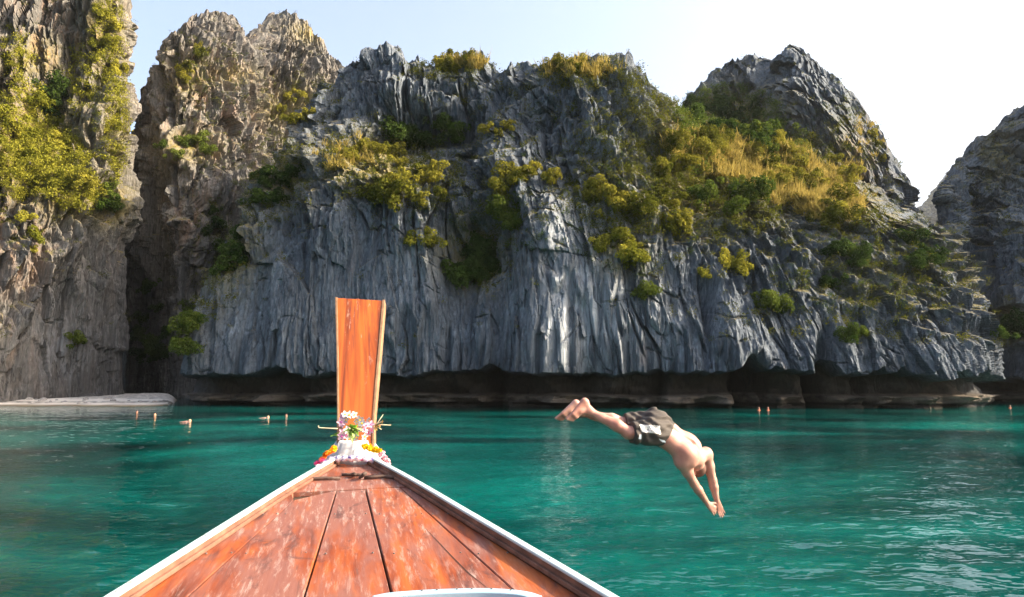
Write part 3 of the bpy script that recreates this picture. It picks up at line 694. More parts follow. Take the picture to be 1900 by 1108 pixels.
def tube(path, radii, sides=8, cap=True):
    path = [V(p) for p in path]; vs_, fs = [], []
    for i, p in enumerate(path):
        d = (path[min(i + 1, len(path) - 1)] - path[max(i - 1, 0)]).normalized()
        a = d.orthogonal().normalized() if i == 0 else (a - d * a.dot(d)).normalized(); b = d.cross(a)
        for k in range(sides):
            t = 2 * math.pi * k / sides; vs_.append(p + (a * math.cos(t) + b * math.sin(t)) * radii[i])
    n = len(path)
    for i in range(n - 1):
        for k in range(sides):
            k2 = (k + 1) % sides; fs.append((i * sides + k, i * sides + k2, (i + 1) * sides + k2, (i + 1) * sides + k))
    if cap: fs.append(tuple(range(sides - 1, -1, -1))); fs.append(tuple(range((n - 1) * sides, n * sides)))
    return vs_, fs
# coral rubble and boulders on the beach
def boulder(seed, sub=2):
    import bmesh
    bm = bmesh.new(); bmesh.ops.create_icosphere(bm, subdivisions=sub, radius=1.0); g = np.array([v.co[:] for v in bm.verts])
    h, e = facets(g[:, 0] * 1.7 + g[:, 1] * 0.9, g[:, 2] * 1.5 + g[:, 1], seed, 0.8); r = 1 + 0.3 * h + 0.15 * noise(g[:, 0] * 1.5, g[:, 1] * 1.5, g[:, 2] * 1.5, seed)
    for v, k in zip(bm.verts, r): v.co = v.co * float(k); v.co.z *= 0.65
    me = bpy.data.meshes.new('boulder'); bm.to_mesh(me); bm.free(); me.materials.append(ROCK_B); return me
ROCK_B = plain('boulder_stone', (0.34, 0.31, 0.28), 0.95, 0.4, 3.0)
BM_ = [boulder(i) for i in range(4)]
rr = random.Random(3)
def sand_z(P):
    dgr = bpy.data.objects['beach']; hit, loc, *_ = dgr.ray_cast(Vector((P[0], P[1], 10)), Vector((0, 0, -1))); return loc.z if hit else 0.0
for i in range(26):
    px = rr.uniform(2, 335); Y = rr.choice((78.5, 79.5, 81.5, 83, 84)) + rr.uniform(-1.2, 1.2)
    P = at(px, 730, Y); o = link('boulder', BM_[i % 4]); s = rr.uniform(0.10, 0.34)
    o.scale = (s * rr.uniform(0.8, 1.6), s, s * rr.uniform(0.7, 1.1)); o.rotation_euler = (0, 0, rr.uniform(0, 6.28)); o.location = (P[0], Y, sand_z(P) + s * 0.2)
    tag(o, 'small grey boulder in the drift line on the sand', 'boulder', 'boulders in the beach drift line')

# ------------------------------------------------------------------ longtail boat
DZ0, DY0, DSL = 1.42, 2.66, 0.0795
def deck_z(x, y): return DZ0 + (y - DY0) * DSL
def on_deck(px, py, lift=0.0):
    dx = (px - 950.0) / F_PX; dy = (554.0 - py) / F_PX; v = (dx, CP - dy * SP, SP + dy * CP)
    t = (DZ0 - DY0 * DSL + lift - EYE) / (v[2] - v[1] * DSL)
    return np.array((v[0] * t, v[1] * t, EYE + v[2] * t))
def extend(a, b, ymin):
    """line a->b on the deck carried on towards the stern to y = ymin"""
    t = (ymin - a[1]) / (b[1] - a[1]); return a + (b - a) * t

_k = at(657, 553, 6.05) - at(657, 815, 5.30); STEM_LEAN = math.atan2(_k[1], _k[2]); STEM_ROLL = -math.atan2(_k[0], math.hypot(_k[1], _k[2]))
def wood(name, kind):
    t = NT(name); p = t.obj()
    # the grain runs along the boat (its axis leans a little to the left of +Y)
    g = t.mapping(p, (1, 1, 1), rot=(0, 0, -0.23) if kind != 'stem' else (STEM_LEAN, STEM_ROLL, 0))
    sc = (14, 0.9, 14) if kind != 'stem' else (13, 13, 0.8)
    grain = t.noise(t.mapping(g, sc), 1.0, 6.0, 0.6, 0.7)
    fine = t.noise(t.mapping(g, tuple(s * 5 for s in sc)), 1.0, 5.0, 0.65)
    if kind == 'stem':
        c = t.ramp(grain, [(0.30, (0.11, 0.020, 0.006)), (0.42, (0.29, 0.060, 0.010)), (0.56, (0.43, 0.105, 0.014)), (0.8, (0.50, 0.165, 0.03))])
        blot = t.noise(t.mapping(g, (1, 1, 0.3)), 6.0, 4.0); c = t.mix(t.ramp(blot, [(0.55, 0.0), (0.75, 0.35)]), c, (0.30, 0.055, 0.018))
        oi = t.ramp(t.noise(t.mapping(g, (42, 42, 1.6)), 1.0, 4.0, 0.7, 0.2), [(0.58, 0.0), (0.63, 1.0)])
        c = t.mix(t.math('MULTIPLY', oi, 0.7), c, (0.16, 0.035, 0.02))
        sc_ = t.ramp(t.noise(t.mapping(g, (30, 30, 6)), 1.0, 5.0, 0.7), [(0.62, 0.0), (0.72, 0.6)]); c = t.mix(sc_, c, (0.52, 0.36, 0.26))
        t.principled(c, t.math('ADD', 0.33, t.math('MULTIPLY', fine, 0.25)), t.bump(grain, 0.18, 0.01), 0.45)
    else:
        oi = t.n('ShaderNodeObjectInfo').outputs['Random']
        c = t.ramp(grain, [(0.28, (0.05, 0.010, 0.004)), (0.44, (0.165, 0.030, 0.005)), (0.56, (0.25, 0.055, 0.007)), (0.75, (0.30, 0.085, 0.018))])
        wear = t.noise(t.mapping(g, (5.0, 1.3, 5)), 1.0, 8.0, 0.7, 0.5)
        wear2 = t.noise(t.mapping(g, (1.3, 0.75, 1)), 1.0, 4.0, 0.6, 0.5)
        wf = t.math('ADD', t.math('MULTIPLY', wear, 0.6), t.math('ADD', t.math('MULTIPLY', wear2, 0.4), t.math('MULTIPLY', t.math('SUBTRACT', oi, 0.5), 0.06)))
        pink = t.mix(fine, (0.12, 0.042, 0.032), (0.20, 0.092, 0.075))
        c = t.mix(t.ramp(wf, [(0.45, 0.0), (0.56, 0.85)]), c, pink)                 # varnish gone, faded pinkish wood
        scuff = t.noise(t.mapping(g, (38, 3.2, 38)), 1.0, 9.0, 0.78, 0.2)
        sm = t.math('MULTIPLY', t.ramp(scuff, [(0.52, 0.0), (0.64, 1.0)]), t.ramp(wear2, [(0.44, 0.0), (0.58, 1.0)]))
        c = t.mix(t.math('MULTIPLY', sm, 0.85), c, (0.34, 0.255, 0.225))
        dirt = t.noise(t.mapping(g, (5, 2.2, 5), loc=(3, 1, 0)), 1.0, 7.0, 0.7, 0.8)
        c = t.mix(t.ramp(dirt, [(0.57, 0.0), (0.68, 0.85)]), c, (0.045, 0.018, 0.018))
        hair = t.ramp(t.noise(t.mapping(g, (60, 1.1, 60)), 1.0, 3.0, 0.5, 0.1), [(0.68, 0.0), (0.70, 1.0)])
        c = t.mix(t.math('MULTIPLY', hair, 0.6), c, (0.10, 0.04, 0.03))
        rg = t.math('ADD', 0.42, t.math('MULTIPLY', wf, 0.5), True)
        t.principled(c, rg, t.bump(t.math('ADD', grain, t.math('MULTIPLY', fine, 0.4)), 0.3, 0.006), 0.35)
    return t.m
DECKW = wood('deck_wood', 'deck'); STEMW = wood('stem_wood', 'stem')
TRIMW = plain('trim_wood', (0.24, 0.14, 0.08), 0.5, 0.3, 14)
COAMW = plain('coaming_wood', (0.16, 0.075, 0.05), 0.75, 0.5, 9)
def paint(name, color, chip):
    t = NT(name); p = t.obj(); n = t.noise(p, 7.0, 7.0, 0.7); n2 = t.noise(p, 1.7, 4.0)
    c = t.mix(n2, tuple(x * 0.9 for x in color), color); c = t.mix(t.ramp(n, [(0.60, 0.0), (0.66, 0.9)]), c, chip)
    t.principled(c, 0.45, t.bump(n, 0.2, 0.004), 0.4); return t.m
WHITEP = paint('pale_cyan_paint', (0.42, 0.52, 0.54), (0.25, 0.20, 0.16)); BLUEP = paint('pale_blue_paint', (0.26, 0.40, 0.50), (0.16, 0.24, 0.30))
HULLP = paint('hull_brown_paint', (0.30, 0.13, 0.06), (0.18, 0.10, 0.07)); IRON = plain('rusty_iron', (0.075, 0.045, 0.035), 0.8, 0.5, 30, 0.4)
NAILM = plain('nail_metal', (0.12, 0.11, 0.11), 0.5)

boat = empty('longtail_boat', (-0.6, 2.6, 0.0))
tag(boat, 'varnished wooden longtail boat with upright orange prow board', 'boat')
def bchild(name, me, parent=boat):
    o = link(name, me); o.parent = parent
    M = Matrix.Translation(-boat.location); o.matrix_parent_inverse = M if parent is boat else Matrix.Identity(4)
    return o
def slab(name, poly, thick, mat, bevel=0.004, sub=1):
    """bevelled plank: poly = top outline (counter-clockwise from above), solid down by thick"""
    poly = [np.array(p) for p in poly]; c = sum(poly) / len(poly)
    inner = []
    n = len(poly)
    for i in range(n):
        a, b_, d = poly[i - 1], poly[i], poly[(i + 1) % n]
        e1 = (a - b_) / (np.linalg.norm(a - b_) + 1e-9); e2 = (d - b_) / (np.linalg.norm(d - b_) + 1e-9)
        sn = max(0.25, np.linalg.norm(np.cross(e1, e2))); inner.append(b_ + (e1 + e2) * bevel / sn)
    dz = np.array((0, 0, 1.0)); v = [p for p in inner] + [p - dz * bevel for p in poly] + [p - dz * thick for p in poly]
    f = [tuple(range(n))]
    for i in range(n):
        j = (i + 1) % n; f.append((i, n + i, n + j, j)); f.append((n + i, 2 * n + i, 2 * n + j, n + j))
    f.append(tuple(range(3 * n - 1, 2 * n - 1, -1)))
    me = mesh_py(name, v, f, mat); return me
YS = 0.9
ln = {}
for k, (a, b_) in {'LM': ((541,916),(258,1106)), 'L1': ((545,929),(350,1106)), 'L2': ((624,911),(564,1106)), 'L3': ((678,908),(727,1104)),
                  'L4': ((743,905),(954,1096)), 'L5': ((757,904),(1077,1106))}.items():
    A_, B_ = on_deck(*a), on_deck(*b_); ln[k] = (A_, B_, extend(A_, B_, YS))
def between(ka, kb, gap=0.0035):
    a, b_ = ln[ka], ln[kb]; out = []
    a0, a1, b0, b1 = a[0], a[2], b_[0], b_[2]
    w0 = (b0 - a0) / np.linalg.norm(b0 - a0); w1 = (b1 - a1) / np.linalg.norm(b1 - a1)
    return [a1 + w1 * gap, b1 - w1 * gap, b0 - w0 * gap, a0 + w0 * gap]
lift = {'LM': 0.0, 'L1': 0.003, 'L2': -0.002, 'L3': 0.002, 'L4': -0.001}
for ka, kb in (('LM','L1'), ('L1','L2'), ('L2','L3'), ('L3','L4'), ('L4','L5')):
    pl = [p + np.array((0, 0, lift[ka])) for p in between(ka, kb, 0.006 if ka in ('LM',) else 0.0035)]
    bchild('deck_plank', slab('deck_plank', pl, 0.03, DECKW))
# the foredeck in two boards in front of the cross seam
T0 = [on_deck(*p) for p in ((630,862),(681,861),(717,879),(592,884))]
T1 = [on_deck(*p) for p in ((589,886),(720,881.5),(754,902),(544,913))]
for q in (T0, T1):
    bchild('foredeck_board', slab('foredeck_board', [q[3], q[2], q[1], q[0]], 0.03, DECKW))
# nail heads where the planks cross the deck beams
for yb in (2.55, 3.15, 3.8, 4.3):
    for ka, kb in (('LM','L1'), ('L1','L2'), ('L2','L3'), ('L3','L4'), ('L4','L5')):
        pa = extend(ln[ka][0], ln[ka][1], yb); pb = extend(ln[kb][0], ln[kb][1], yb)
        if pb[0] - pa[0] < 0.07: continue
        for fr_ in (0.14, 0.86):
            p = pa + (pb - pa) * fr_ + np.array((0, (fr_ - 0.5) * 0.02, 0.0005))
            nv, nf = tube([p, p + np.array((0, 0, 0.0045))], [0.0048, 0.0038], 8); bchild('nail', mesh_py('nail', nv, nf, NAILM))
# an open crack in the plank beside the long seam, dark and narrow
ck = [on_deck(*p, 0.0035) for p in ((789,980),(812,1004),(842,1036),(868,1062),(907,1093))]
v_, f_ = [], []
for i, p in enumerate(ck):
    w = (0.0008, 0.0018, 0.0024, 0.0022, 0.001)[i]; v_ += [p + np.array((-w, 0, 0)), p + np.array((w, 0, 0))]
    if i: f_.append((2*i-2, 2*i-1, 2*i+1, 2*i))
bchild('deck_crack', mesh_py('deck_crack', v_, f_, plain('crack_shadow', (0.03, 0.018, 0.015), 0.9)))
# added underlay sheet, dark so the plank gaps are dark but closed
UL = [extend(on_deck(541,916), on_deck(258,1106), YS), extend(on_deck(757,904), on_deck(1077,1106), YS), on_deck(757,904), on_deck(681,861), on_deck(630,862), on_deck(541,916)]
bchild('deck_underlay', slab('deck_underlay', [p - np.array((0, 0, 0.034)) for p in UL], 0.03, plain('underlay_dark', (0.05, 0.03, 0.02), 0.9)))

# gunwales: a coaming board with a painted cap on it
def sweep_rect(path, w0, w1, h0, h1, side):
    """box swept along a path; offsets across (w) and up (h)"""
    v, f = [], []; n = len(path)
    for i, p in enumerate(path):
        d = path[min(i + 1, n - 1)] - path[max(i - 1, 0)]; c = np.array((d[1], -d[0], 0)); c /= np.linalg.norm(c); c = c * side
        for (a, h) in ((w0, h0), (w1, h0), (w1, h1), (w0, h1)): v.append(p + c * a + np.array((0, 0, h)))
    for i in range(n - 1):
        for k in range(4):
            k2 = (k + 1) % 4; f.append((4*i+k, 4*i+k2, 4*i+4+k2, 4*i+4+k))
    f += [(3, 2, 1, 0), (4*n-4, 4*n-3, 4*n-2, 4*n-1)]
    return v, f
def bevel_obj(o, w=0.006, seg=2):
    m = o.modifiers.new('bevel', 'BEVEL'); m.width = w; m.segments = seg; m.limit_method = 'ANGLE'; return o
gl_pts = [on_deck(*p) for p in ((630,861),(541,916),(444,981),(352,1043),(258,1106))]; gl_pts.append(extend(gl_pts[-2], gl_pts[-1], YS))
gr_pts = [on_deck(*p) for p in ((681,860),(757,904),(860,969),(968,1037),(1077,1106))]; gr_pts.append(extend(gr_pts[-2], gr_pts[-1], YS))
def smooth_path(pts, n=40):
    pts = np.array(pts); k = np.concatenate([[0], np.cumsum(np.linalg.norm(np.diff(pts, axis=0), axis=1))]); return list(crom(k, pts, np.linspace(0, k[-1], n)))
for pts, side in ((gl_pts, 1), (gr_pts, -1)):
    path = smooth_path(pts)
    v_, f_ = sweep_rect(path, 0.004, 0.026, -0.05, 0.0445, side); bevel_obj(bchild('coaming', mesh_py('coaming', v_, f_, COAMW)), 0.004)
    v_, f_ = sweep_rect(path, -0.003, 0.036, 0.045, 0.060, side); g_ = bevel_obj(bchild('gunwale', mesh_py('gunwale', v_, f_, WHITEP)), 0.006)
    # ledge strip on the inner face
    v_, f_ = sweep_rect(path, -0.012, 0.003, 0.003, 0.022, side); bevel_obj(bchild('ledge_strip', mesh_py('ledge_strip', v_, f_, COAMW)), 0.003)
    # nail heads along the cap
    for q in range(3, 36, 3):
        p = path[q]; d = path[q + 1] - path[q - 1]; c = np.array((d[1], -d[0], 0)); c = c / np.linalg.norm(c) * side
        nv, nf = tube([p + c * 0.017 + np.array((0, 0, 0.059)), p + c * 0.017 + np.array((0, 0, 0.0622))], [0.0045, 0.0038], 8)
        no_ = bchild('nail', mesh_py('nail', nv, nf, NAILM))
    # hull side down to the water
    v_, f_ = [], []; n = len(path)
    for i, p in enumerate(path):
        d = path[min(i + 1, n - 1)] - path[max(i - 1, 0)]; c = np.array((d[1], -d[0], 0)); c = c / np.linalg.norm(c) * side
        fr = 1 - i / (n - 1.0); ax = np.array((-0.231 * p[1] + 0.02, p[1], 0))
        for (o_, z, m) in ((0.026, 0.0445, 0), (0.040, -0.06, 0), (0.03, -0.35, 0.12), (-0.02, -0.75, 0.35), (-0.05, -1.55 - 0.2 * fr, 0.8)):
            q = p + c * o_ + np.array((0, 0, z)); q[0] += (ax[0] - q[0]) * m; q[1] -= 0.55 * m * fr; v_.append(q)
    for i in range(n - 1):
        for k in range(4): f_.append((5*i+k, 5*i+k+1, 5*i+6+k, 5*i+5+k) if side < 0 else (5*i+k, 5*i+5+k, 5*i+6+k, 5*i+k+1))
    bchild('hull_side', mesh_py('hull_side', v_, f_, HULLP, True))

# stem and prow board, swept forward and up
LB = 5.30; LT = 6.05
def stem_pt(px, py, lift=0.0):
    # plane through the foot of the board, leaning forward
    k = (at(657, 553, LT) - at(657, 815, LB)); nrm_ = np.cross(k, (1, 0, 0)); nrm_ /= np.linalg.norm(nrm_); nrm_ *= -1 if nrm_[1] > 0 else 1
    o_ = at(657, 815, LB) + nrm_ * lift
    dx = (px - 950.0) / F_PX; dy = (554.0 - py) / F_PX; v = np.array((dx, CP - dy * SP, SP + dy * CP)); e = np.array((0, 0, EYE))
    t = np.dot(o_ - e, nrm_) / np.dot(v, nrm_); return e + v * t, nrm_
def plate(name, outline, lift, thick, mat, bev=0.006, parent=boat):
    pts = [stem_pt(*p, lift) for p in outline]; n = len(pts); v = [p for p, m in pts] + [p - m * thick for p, m in pts]
    f = [tuple(range(n)), tuple(range(2*n-1, n-1, -1))] + [(i, n + i, n + (i + 1) % n, (i + 1) % n) for i in range(n)]
    o = bchild(name, mesh_py(name, v, f, mat)) if parent is boat else None
    if o is None:
        o = link(name, mesh_py(name, v, f, mat)); o.parent = parent
    return bevel_obj(o, bev)
board = plate('prow_board', [(626,850),(689,850),(690,800),(694,735),(699,665),(704,610),(708.5,557.5),(668,555),(664,553.5),(660,554.6),(624,552.5),(625,650),(626,760)], 0.0, 0.075, STEMW)
plate('board_trim', [(625.3,850),(625.2,770),(624.2,660),(621.5,551),(625.5,551.2),(628,660),(629,770),(629,850)][::-1], 0.007, 0.09, TRIMW, 0.003, board)
plate('board_trim', [(689.5,850),(690.3,780),(695.2,715),(702,640),(709,556),(714,556.3),(707,640),(700,715),(694.6,780),(694,850)], 0.005, 0.09, TRIMW, 0.003, board)
plate('board_shoe', [(624.5,850),(624.5,786),(636,785),(637,850)][::-1], 0.011, 0.10, plain('dark_wood', (0.07, 0.035, 0.025), 0.7), 0.003, board)
# rusty iron fittings lying on the foredeck
def bar(name, pts, r, hgt=0.012):
    path = [on_deck(px, py, hgt + dz) for (px, py, dz) in pts]; v, f = tube(path, [r * k for k in ([0.9] + [1.0] * (len(path) - 2) + [0.85])], 8)
    return bchild(name, mesh_py(name, v, f, IRON, True))
bar('iron_bar', [(573,889.5,0),(586,888,0.002),(605,887.2,0.003),(631,887.5,0.001)], 0.011)
bar('iron_bar', [(634,881,0),(645,880.4,0),(660,881,0),(674,880.5,0.004)], 0.010)
bar('iron_bar', [(676,886.6,0.0),(690,885.4,0.004),(708,884,0.004),(722,884.6,0.002),(733,887,0)], 0.011)
bar('iron_hook', [(668,886,0.0),(671,884,0.012),(674,881,0.03),(677,878.5,0.028),(679,878,0.018)], 0.012)
bar('iron_hook', [(653,881,0.0),(655,879.6,0.018),(657,879.4,0.020),(659,880.4,0.004)], 0.011)
# bare orange strip across the tip
q = [on_deck(*p, 0.004) for p in ((622,862),(690,861),(688,857),(625,857))]
bchild('tip_strip', slab('tip_strip', q, 0.02, STEMW))
# curved pale blue hatch rim with rivets near the camera
rim = []
for px, py in ((690,1113),(720,1107),(773,1102.5),(835,1099.5),(902,1098.5),(950,1101),(985,1106),(1006,1113)): rim.append(on_deck(px, py, 0.02))
rp = smooth_path(rim, 36)
v_, f_ = sweep_rect(rp, -0.002, 0.05, -0.018, 0.014, 1); hr = bevel_obj(bchild('hatch_rim', mesh_py('hatch_rim', v_, f_, BLUEP)), 0.004)
for q in (10, 13, 17, 20, 24, 28):
    d = rp[q + 1] - rp[q - 1]; c = np.array((d[1], -d[0], 0)); c /= np.linalg.norm(c)
    nv, nf = tube([rp[q] + c * 0.012 + np.array((0, 0, 0.013)), rp[q] + c * 0.012 + np.array((0, 0, 0.018))], [0.004, 0.003], 8)
    o = link('rivet', mesh_py('rivet', nv, nf, NAILM)); o.parent = hr

# ------------------------------------------------------------------ offerings on the prow
def cloth_mat(name, c1, c2, sc=30):
    t = NT(name); p = t.obj(); n = t.noise(p, sc, 4.0); t.principled(t.mix(t.ramp(n, [(0.4, 0.0), (0.6, 1.0)]), c1, c2), 0.85, t.bump(n, 0.3, 0.004), 0.2, Sheen_Weight=0.2); return t.m
def ring_wrap(name, rings, mat, folds=(14, 0.006), nseg=72, close=True):
    """cloth wound round the stem: rings of (centre, half width, half depth)"""
    v = []; 
    for j, (c, a, b_) in enumerate(rings):
        for k in range(nseg):
            t = 2 * math.pi * k / nseg; w = folds[1] * (math.sin(folds[0] * t + j * 0.8) + 0.7 * math.sin(folds[0] * 1.7 * t + 2 + j * 0.5)) * (0.4 + 0.6 * j / len(rings))
            v.append((c[0] + (a + w) * math.cos(t), c[1] + (b_ + w) * math.sin(t), c[2] + 0.5 * folds[1] * math.sin(5 * t + j)))
    f = []
    for j in range(len(rings) - 1):
        for k in range(nseg):
            k2 = (k + 1) % nseg; f.append((j * nseg + k, j * nseg + k2, (j + 1) * nseg + k2, (j + 1) * nseg + k))
    me = mesh_py(name, v, [tuple(reversed(q)) for q in f], mat, True); return me
cl = [(at(658, 816, 5.34), 0.135, 0.085), (at(658, 822, 5.34), 0.152, 0.105), (at(659, 830, 5.33), 0.175, 0.125), (at(660, 840, 5.32), 0.200, 0.145), (at(661, 849, 5.31), 0.222, 0.160), (at(661, 858, 5.31), 0.240, 0.165)]
o = link('white_cloth', ring_wrap('white_cloth', cl, cloth_mat('white_cloth', (0.36, 0.36, 0.38), (0.44, 0.44, 0.46)), (13, 0.005)))
m = o.modifiers.new('thick', 'SOLIDIFY'); m.thickness = 0.004; tag(o, 'white cloth wound round the foot of the prow board', 'cloth')
# thread tied over the cloth
th = [at(x, y, Y) for x, y, Y in ((628,822,5.21),(629,836,5.185),(632,848,5.155),(637,853.5,5.148),(646,852,5.15),(655,850,5.152),(660,845,5.16),(661,836,5.18),(666,828,5.205),(674,824,5.22))]
v_, f_ = tube(smooth_path(th, 30), [0.0024] * 30, 6); tag(link('thread', mesh_py('thread', v_, f_, plain('thread', (0.35, 0.33, 0.36), 0.8), True)), 'thin grey thread tied across the white cloth', 'thread')
# patterned scarf twisted round the bottom
def scarf_mat():
    t = NT('patterned_scarf'); p = t.obj(); n = t.noise(t.mapping(p, (16, 16, 34), rot=(0, 0.5, 0.4)), 1.0, 3.0, 0.5, 1.2)
    c = t.ramp(n, [(0.34, (0.13, 0.10, 0.30)), (0.44, (0.50, 0.42, 0.62)), (0.5, (0.80, 0.70, 0.72)), (0.58, (0.85, 0.78, 0.76)), (0.66, (0.75, 0.20, 0.32))])
    t.principled(c, 0.8, None, 0.2); return t.m
sp_ = [at(x, y, Y) for x, y, Y in ((587,868,5.08),(600,860,5.09),(615,853.5,5.10),(640,851,5.08),(662,851,5.07),(685,853,5.08),(702,857,5.10),(718,863,5.11))]
sp2 = smooth_path(sp_, 60); v_, f_ = tube(sp2, [0.020 + 0.005 * math.sin(i * 1.1) + 0.003 * math.sin(i * 2.7) for i in range(60)], 12)
tag(link('scarf', mesh_py('scarf', v_, f_, scarf_mat(), True)), 'pink and lavender patterned scarf twisted below the white cloth', 'scarf')
# marigold garlands
def pompon(seed):
    g = np.random.default_rng(seed); v, f = [], []
    for i in range(34):
        d = g.normal(0, 1, 3); d /= np.linalg.norm(d); s = np.cross(d, g.normal(0, 1, 3)); s /= np.linalg.norm(s); u_ = np.cross(d, s)
        b0 = d * 0.45; k = len(v); w = 0.30
        v += [b0 - s * w * 0.6, b0 + s * w * 0.6, d * 0.95 + s * w + u_ * 0.12, d * 1.05 + u_ * 0.18, d * 0.95 - s * w + u_ * 0.12]; f.append((k, k+1, k+2, k+3, k+4))
    import bmesh
    bm = bmesh.new(); bmesh.ops.create_icosphere(bm, subdivisions=1, radius=0.72); k = len(v)
    v += [np.array(q.co) for q in bm.verts]; f += [tuple(k + q.index for q in fc.verts) for fc in bm.faces]; bm.free()
    return v, f
def petal_mat(name, c): return plain(name, c, 0.75, 0.2, 60, 0.2, 0.1)
PM = {'orange': petal_mat('petal_orange', (0.85, 0.23, 0.01)), 'yellow': petal_mat('petal_yellow', (0.88, 0.55, 0.01)), 'pink': petal_mat('petal_pink', (0.80, 0.10, 0.28)),
      'rose': petal_mat('petal_rose', (0.84, 0.45, 0.50)), 'white': petal_mat('petal_white', (0.48, 0.46, 0.47)), 'purple': petal_mat('petal_purple', (0.36, 0.12, 0.48)), 'leaf': petal_mat('leaf_green', (0.24, 0.42, 0.07)), 'lime': petal_mat('leaf_lime', (0.50, 0.62, 0.20))}
PM['magenta'] = petal_mat('petal_magenta', (0.55, 0.10, 0.42)); PM['blush'] = petal_mat('petal_blush', (0.66, 0.42, 0.52))
POM = {}
for c in ('orange', 'yellow', 'pink', 'rose'):
    v_, f_ = pompon(len(c) + 5); POM[c] = mesh_py('marigold', v_, f_, PM[c])
def garland(name, label, spots, seed):
    r0 = random.Random(seed); pts = [at(*s[:3]) for s in spots]; root = empty(name, V(pts[0])); tag(root, label, 'garland')
    cv, cf = tube([p - pts[0] for p in smooth_path(pts, 24)], [0.004] * 24, 6); st = link('string', mesh_py('string', cv, cf, PM['white'], True)); st.parent = root
    k = np.concatenate([[0], np.cumsum([np.linalg.norm(pts[i + 1] - pts[i]) for i in range(len(pts) - 1)])])
    n = int(k[-1] / 0.0175)
    for i in range(n):
        s = k[-1] * i / (n - 1.0); p = np.array([np.interp(s, k, [q[a] for q in pts]) for a in range(3)]); seg = min(len(spots) - 2, int(np.searchsorted(k, s, side='right') - 1))
        for w in range(2):
            o = link('marigold', POM[spots[seg][3] if r0.random() < 0.85 else spots[min(seg + 1, len(spots) - 1)][3]]); o.parent = root
            o.location = V(p - pts[0]) + Vector((r0.uniform(-.012, .012), r0.uniform(-.012, .008), r0.uniform(-.014, .014)))
            o.rotation_euler = [r0.uniform(0, 6.28) for _ in range(3)]; o.scale = [r0.uniform(0.016, 0.021)] * 3
garland('flower_garland', 'orange marigold garland with pink end hanging beside the bow', [(623,829,5.13,'yellow'),(614,836,5.11,'orange'),(605,845,5.10,'orange'),(597,853,5.09,'pink'),(590,862,5.09,'pink')], 4)
garland('flower_garland', 'yellow marigold garland with pale rose end on the bow', [(676,830,5.13,'yellow'),(690,831,5.12,'yellow'),(699,835,5.12,'yellow'),(705,838,5.12,'rose'),(712,848,5.11,'rose'),(719,858,5.11,'rose')], 9)
# bouquet of orchids round a green rosette
def orchid(seed, lip, base='white'):
    g = random.Random(seed); v, f, mi = [], [], []
    for i in range(5):
        a = 2 * math.pi * i / 5 + 0.2; w = 0.42 if i % 2 else 0.34; k = len(v)
        d = np.array((math.cos(a), math.sin(a), 0.18)); s = np.array((-math.sin(a), math.cos(a), 0))
        v += [d * 0.08, d * 0.5 + s * w + (0, 0, 0.10), d * 0.95 + s * w * 0.5 + (0, 0, 0.05), d * 1.08 + (0, 0, -0.04), d * 0.95 - s * w * 0.5 + (0, 0, 0.05), d * 0.5 - s * w + (0, 0, 0.10)]
        f += [(k, k+1, k+2, k+3), (k, k+3, k+4, k+5)]; mi += [0, 0]
    k = len(v)
    for j in range(6):
        a = 2 * math.pi * j / 6; v.append((0.24 * math.cos(a), 0.24 * math.sin(a) - 0.05, 0.16))
    v.append((0, -0.05, 0.42)); 
    for j in range(6): f.append((k + j, k + (j + 1) % 6, k + 6)); mi.append(1)
    me = mesh_py('orchid', v, f, PM[base]); me.materials.append(PM[lip]); me.polygons.foreach_set('material_index', mi); return me
ORC = [orchid(1, 'magenta', 'blush'), orchid(2, 'yellow'), orchid(3, 'pink', 'blush')]
bq = empty('orchid_bouquet', V(at(655, 812, 5.18))); tag(bq, 'bouquet of white and purple orchids round a green leaf rosette', 'flowers'); b0 = at(655, 812, 5.18)
ro = random.Random(12)
for (px, py, k, s) in ((636,773,0,.024),(640,769,1,.022),(648,770,1,.024),(657,770,1,.022),(633,783,0,.026),(638,788,2,.022),(643,779,1,.024),(668,779,1,.026),(672,786,1,.026),(680,790,2,.027),(688,788,2,.024),
                      (676,799,2,.026),(684,803,2,.025),(690,799,2,.022),(637,803,0,.028),(634,809,0,.026),(642,808,0,.024),(645,798,1,.024),(648,815,1,.022),(662,812,1,.022),(676,810,1,.022),(668,796,1,.022),(662,782,1,.020),(684,780,1,.02)):
    o = link('orchid', ORC[k]); o.parent = bq; o.location = V(at(px, py, 5.17 + ro.uniform(-.03, .03)) - b0); o.rotation_euler = (R(75) + ro.uniform(-.6, .4), ro.uniform(-.5, .5), ro.uniform(-.7, .7)); o.scale = [s * 1.25] * 3
def leafm(name, L, w, mat):
    v, f = [], []; n = 7
    for i in range(n):
        t = i / (n - 1); ww = w * math.sin(math.pi * min(1, 0.12 + 0.88 * t) ** 0.8) if i < n - 1 else 0.001; z = -0.5 * L * (t - 0.35) ** 2
        v += [(-ww, t * L, z + ww * 0.5), (0, t * L, z), (ww, t * L, z + ww * 0.5)]
        if i:
            k = 3 * i; f += [(k-3, k-2, k+1, k), (k-2, k-1, k+2, k+1)]
    return mesh_py(name, v, f, mat, True)
LF = [leafm('leaf', 0.105, 0.024, PM['lime']), leafm('leaf', 0.09, 0.021, PM['leaf'])]
for i in range(17):
    a = 2 * math.pi * i * 0.382; e = 0.35 + 0.06 * i
    o = link('leaf', LF[i % 2]); o.parent = bq; o.location = V(at(656, 799, 5.11) - b0)
    d = Vector((math.cos(a) * math.cos(e), -0.35 - math.sin(e) * 0.7, math.sin(a) * math.cos(e) + 0.15)).normalized()
    o.rotation_mode = 'QUATERNION'; o.rotation_quaternion = d.to_track_quat('Y', 'Z'); o.scale = [1.0 - 0.022 * i] * 3
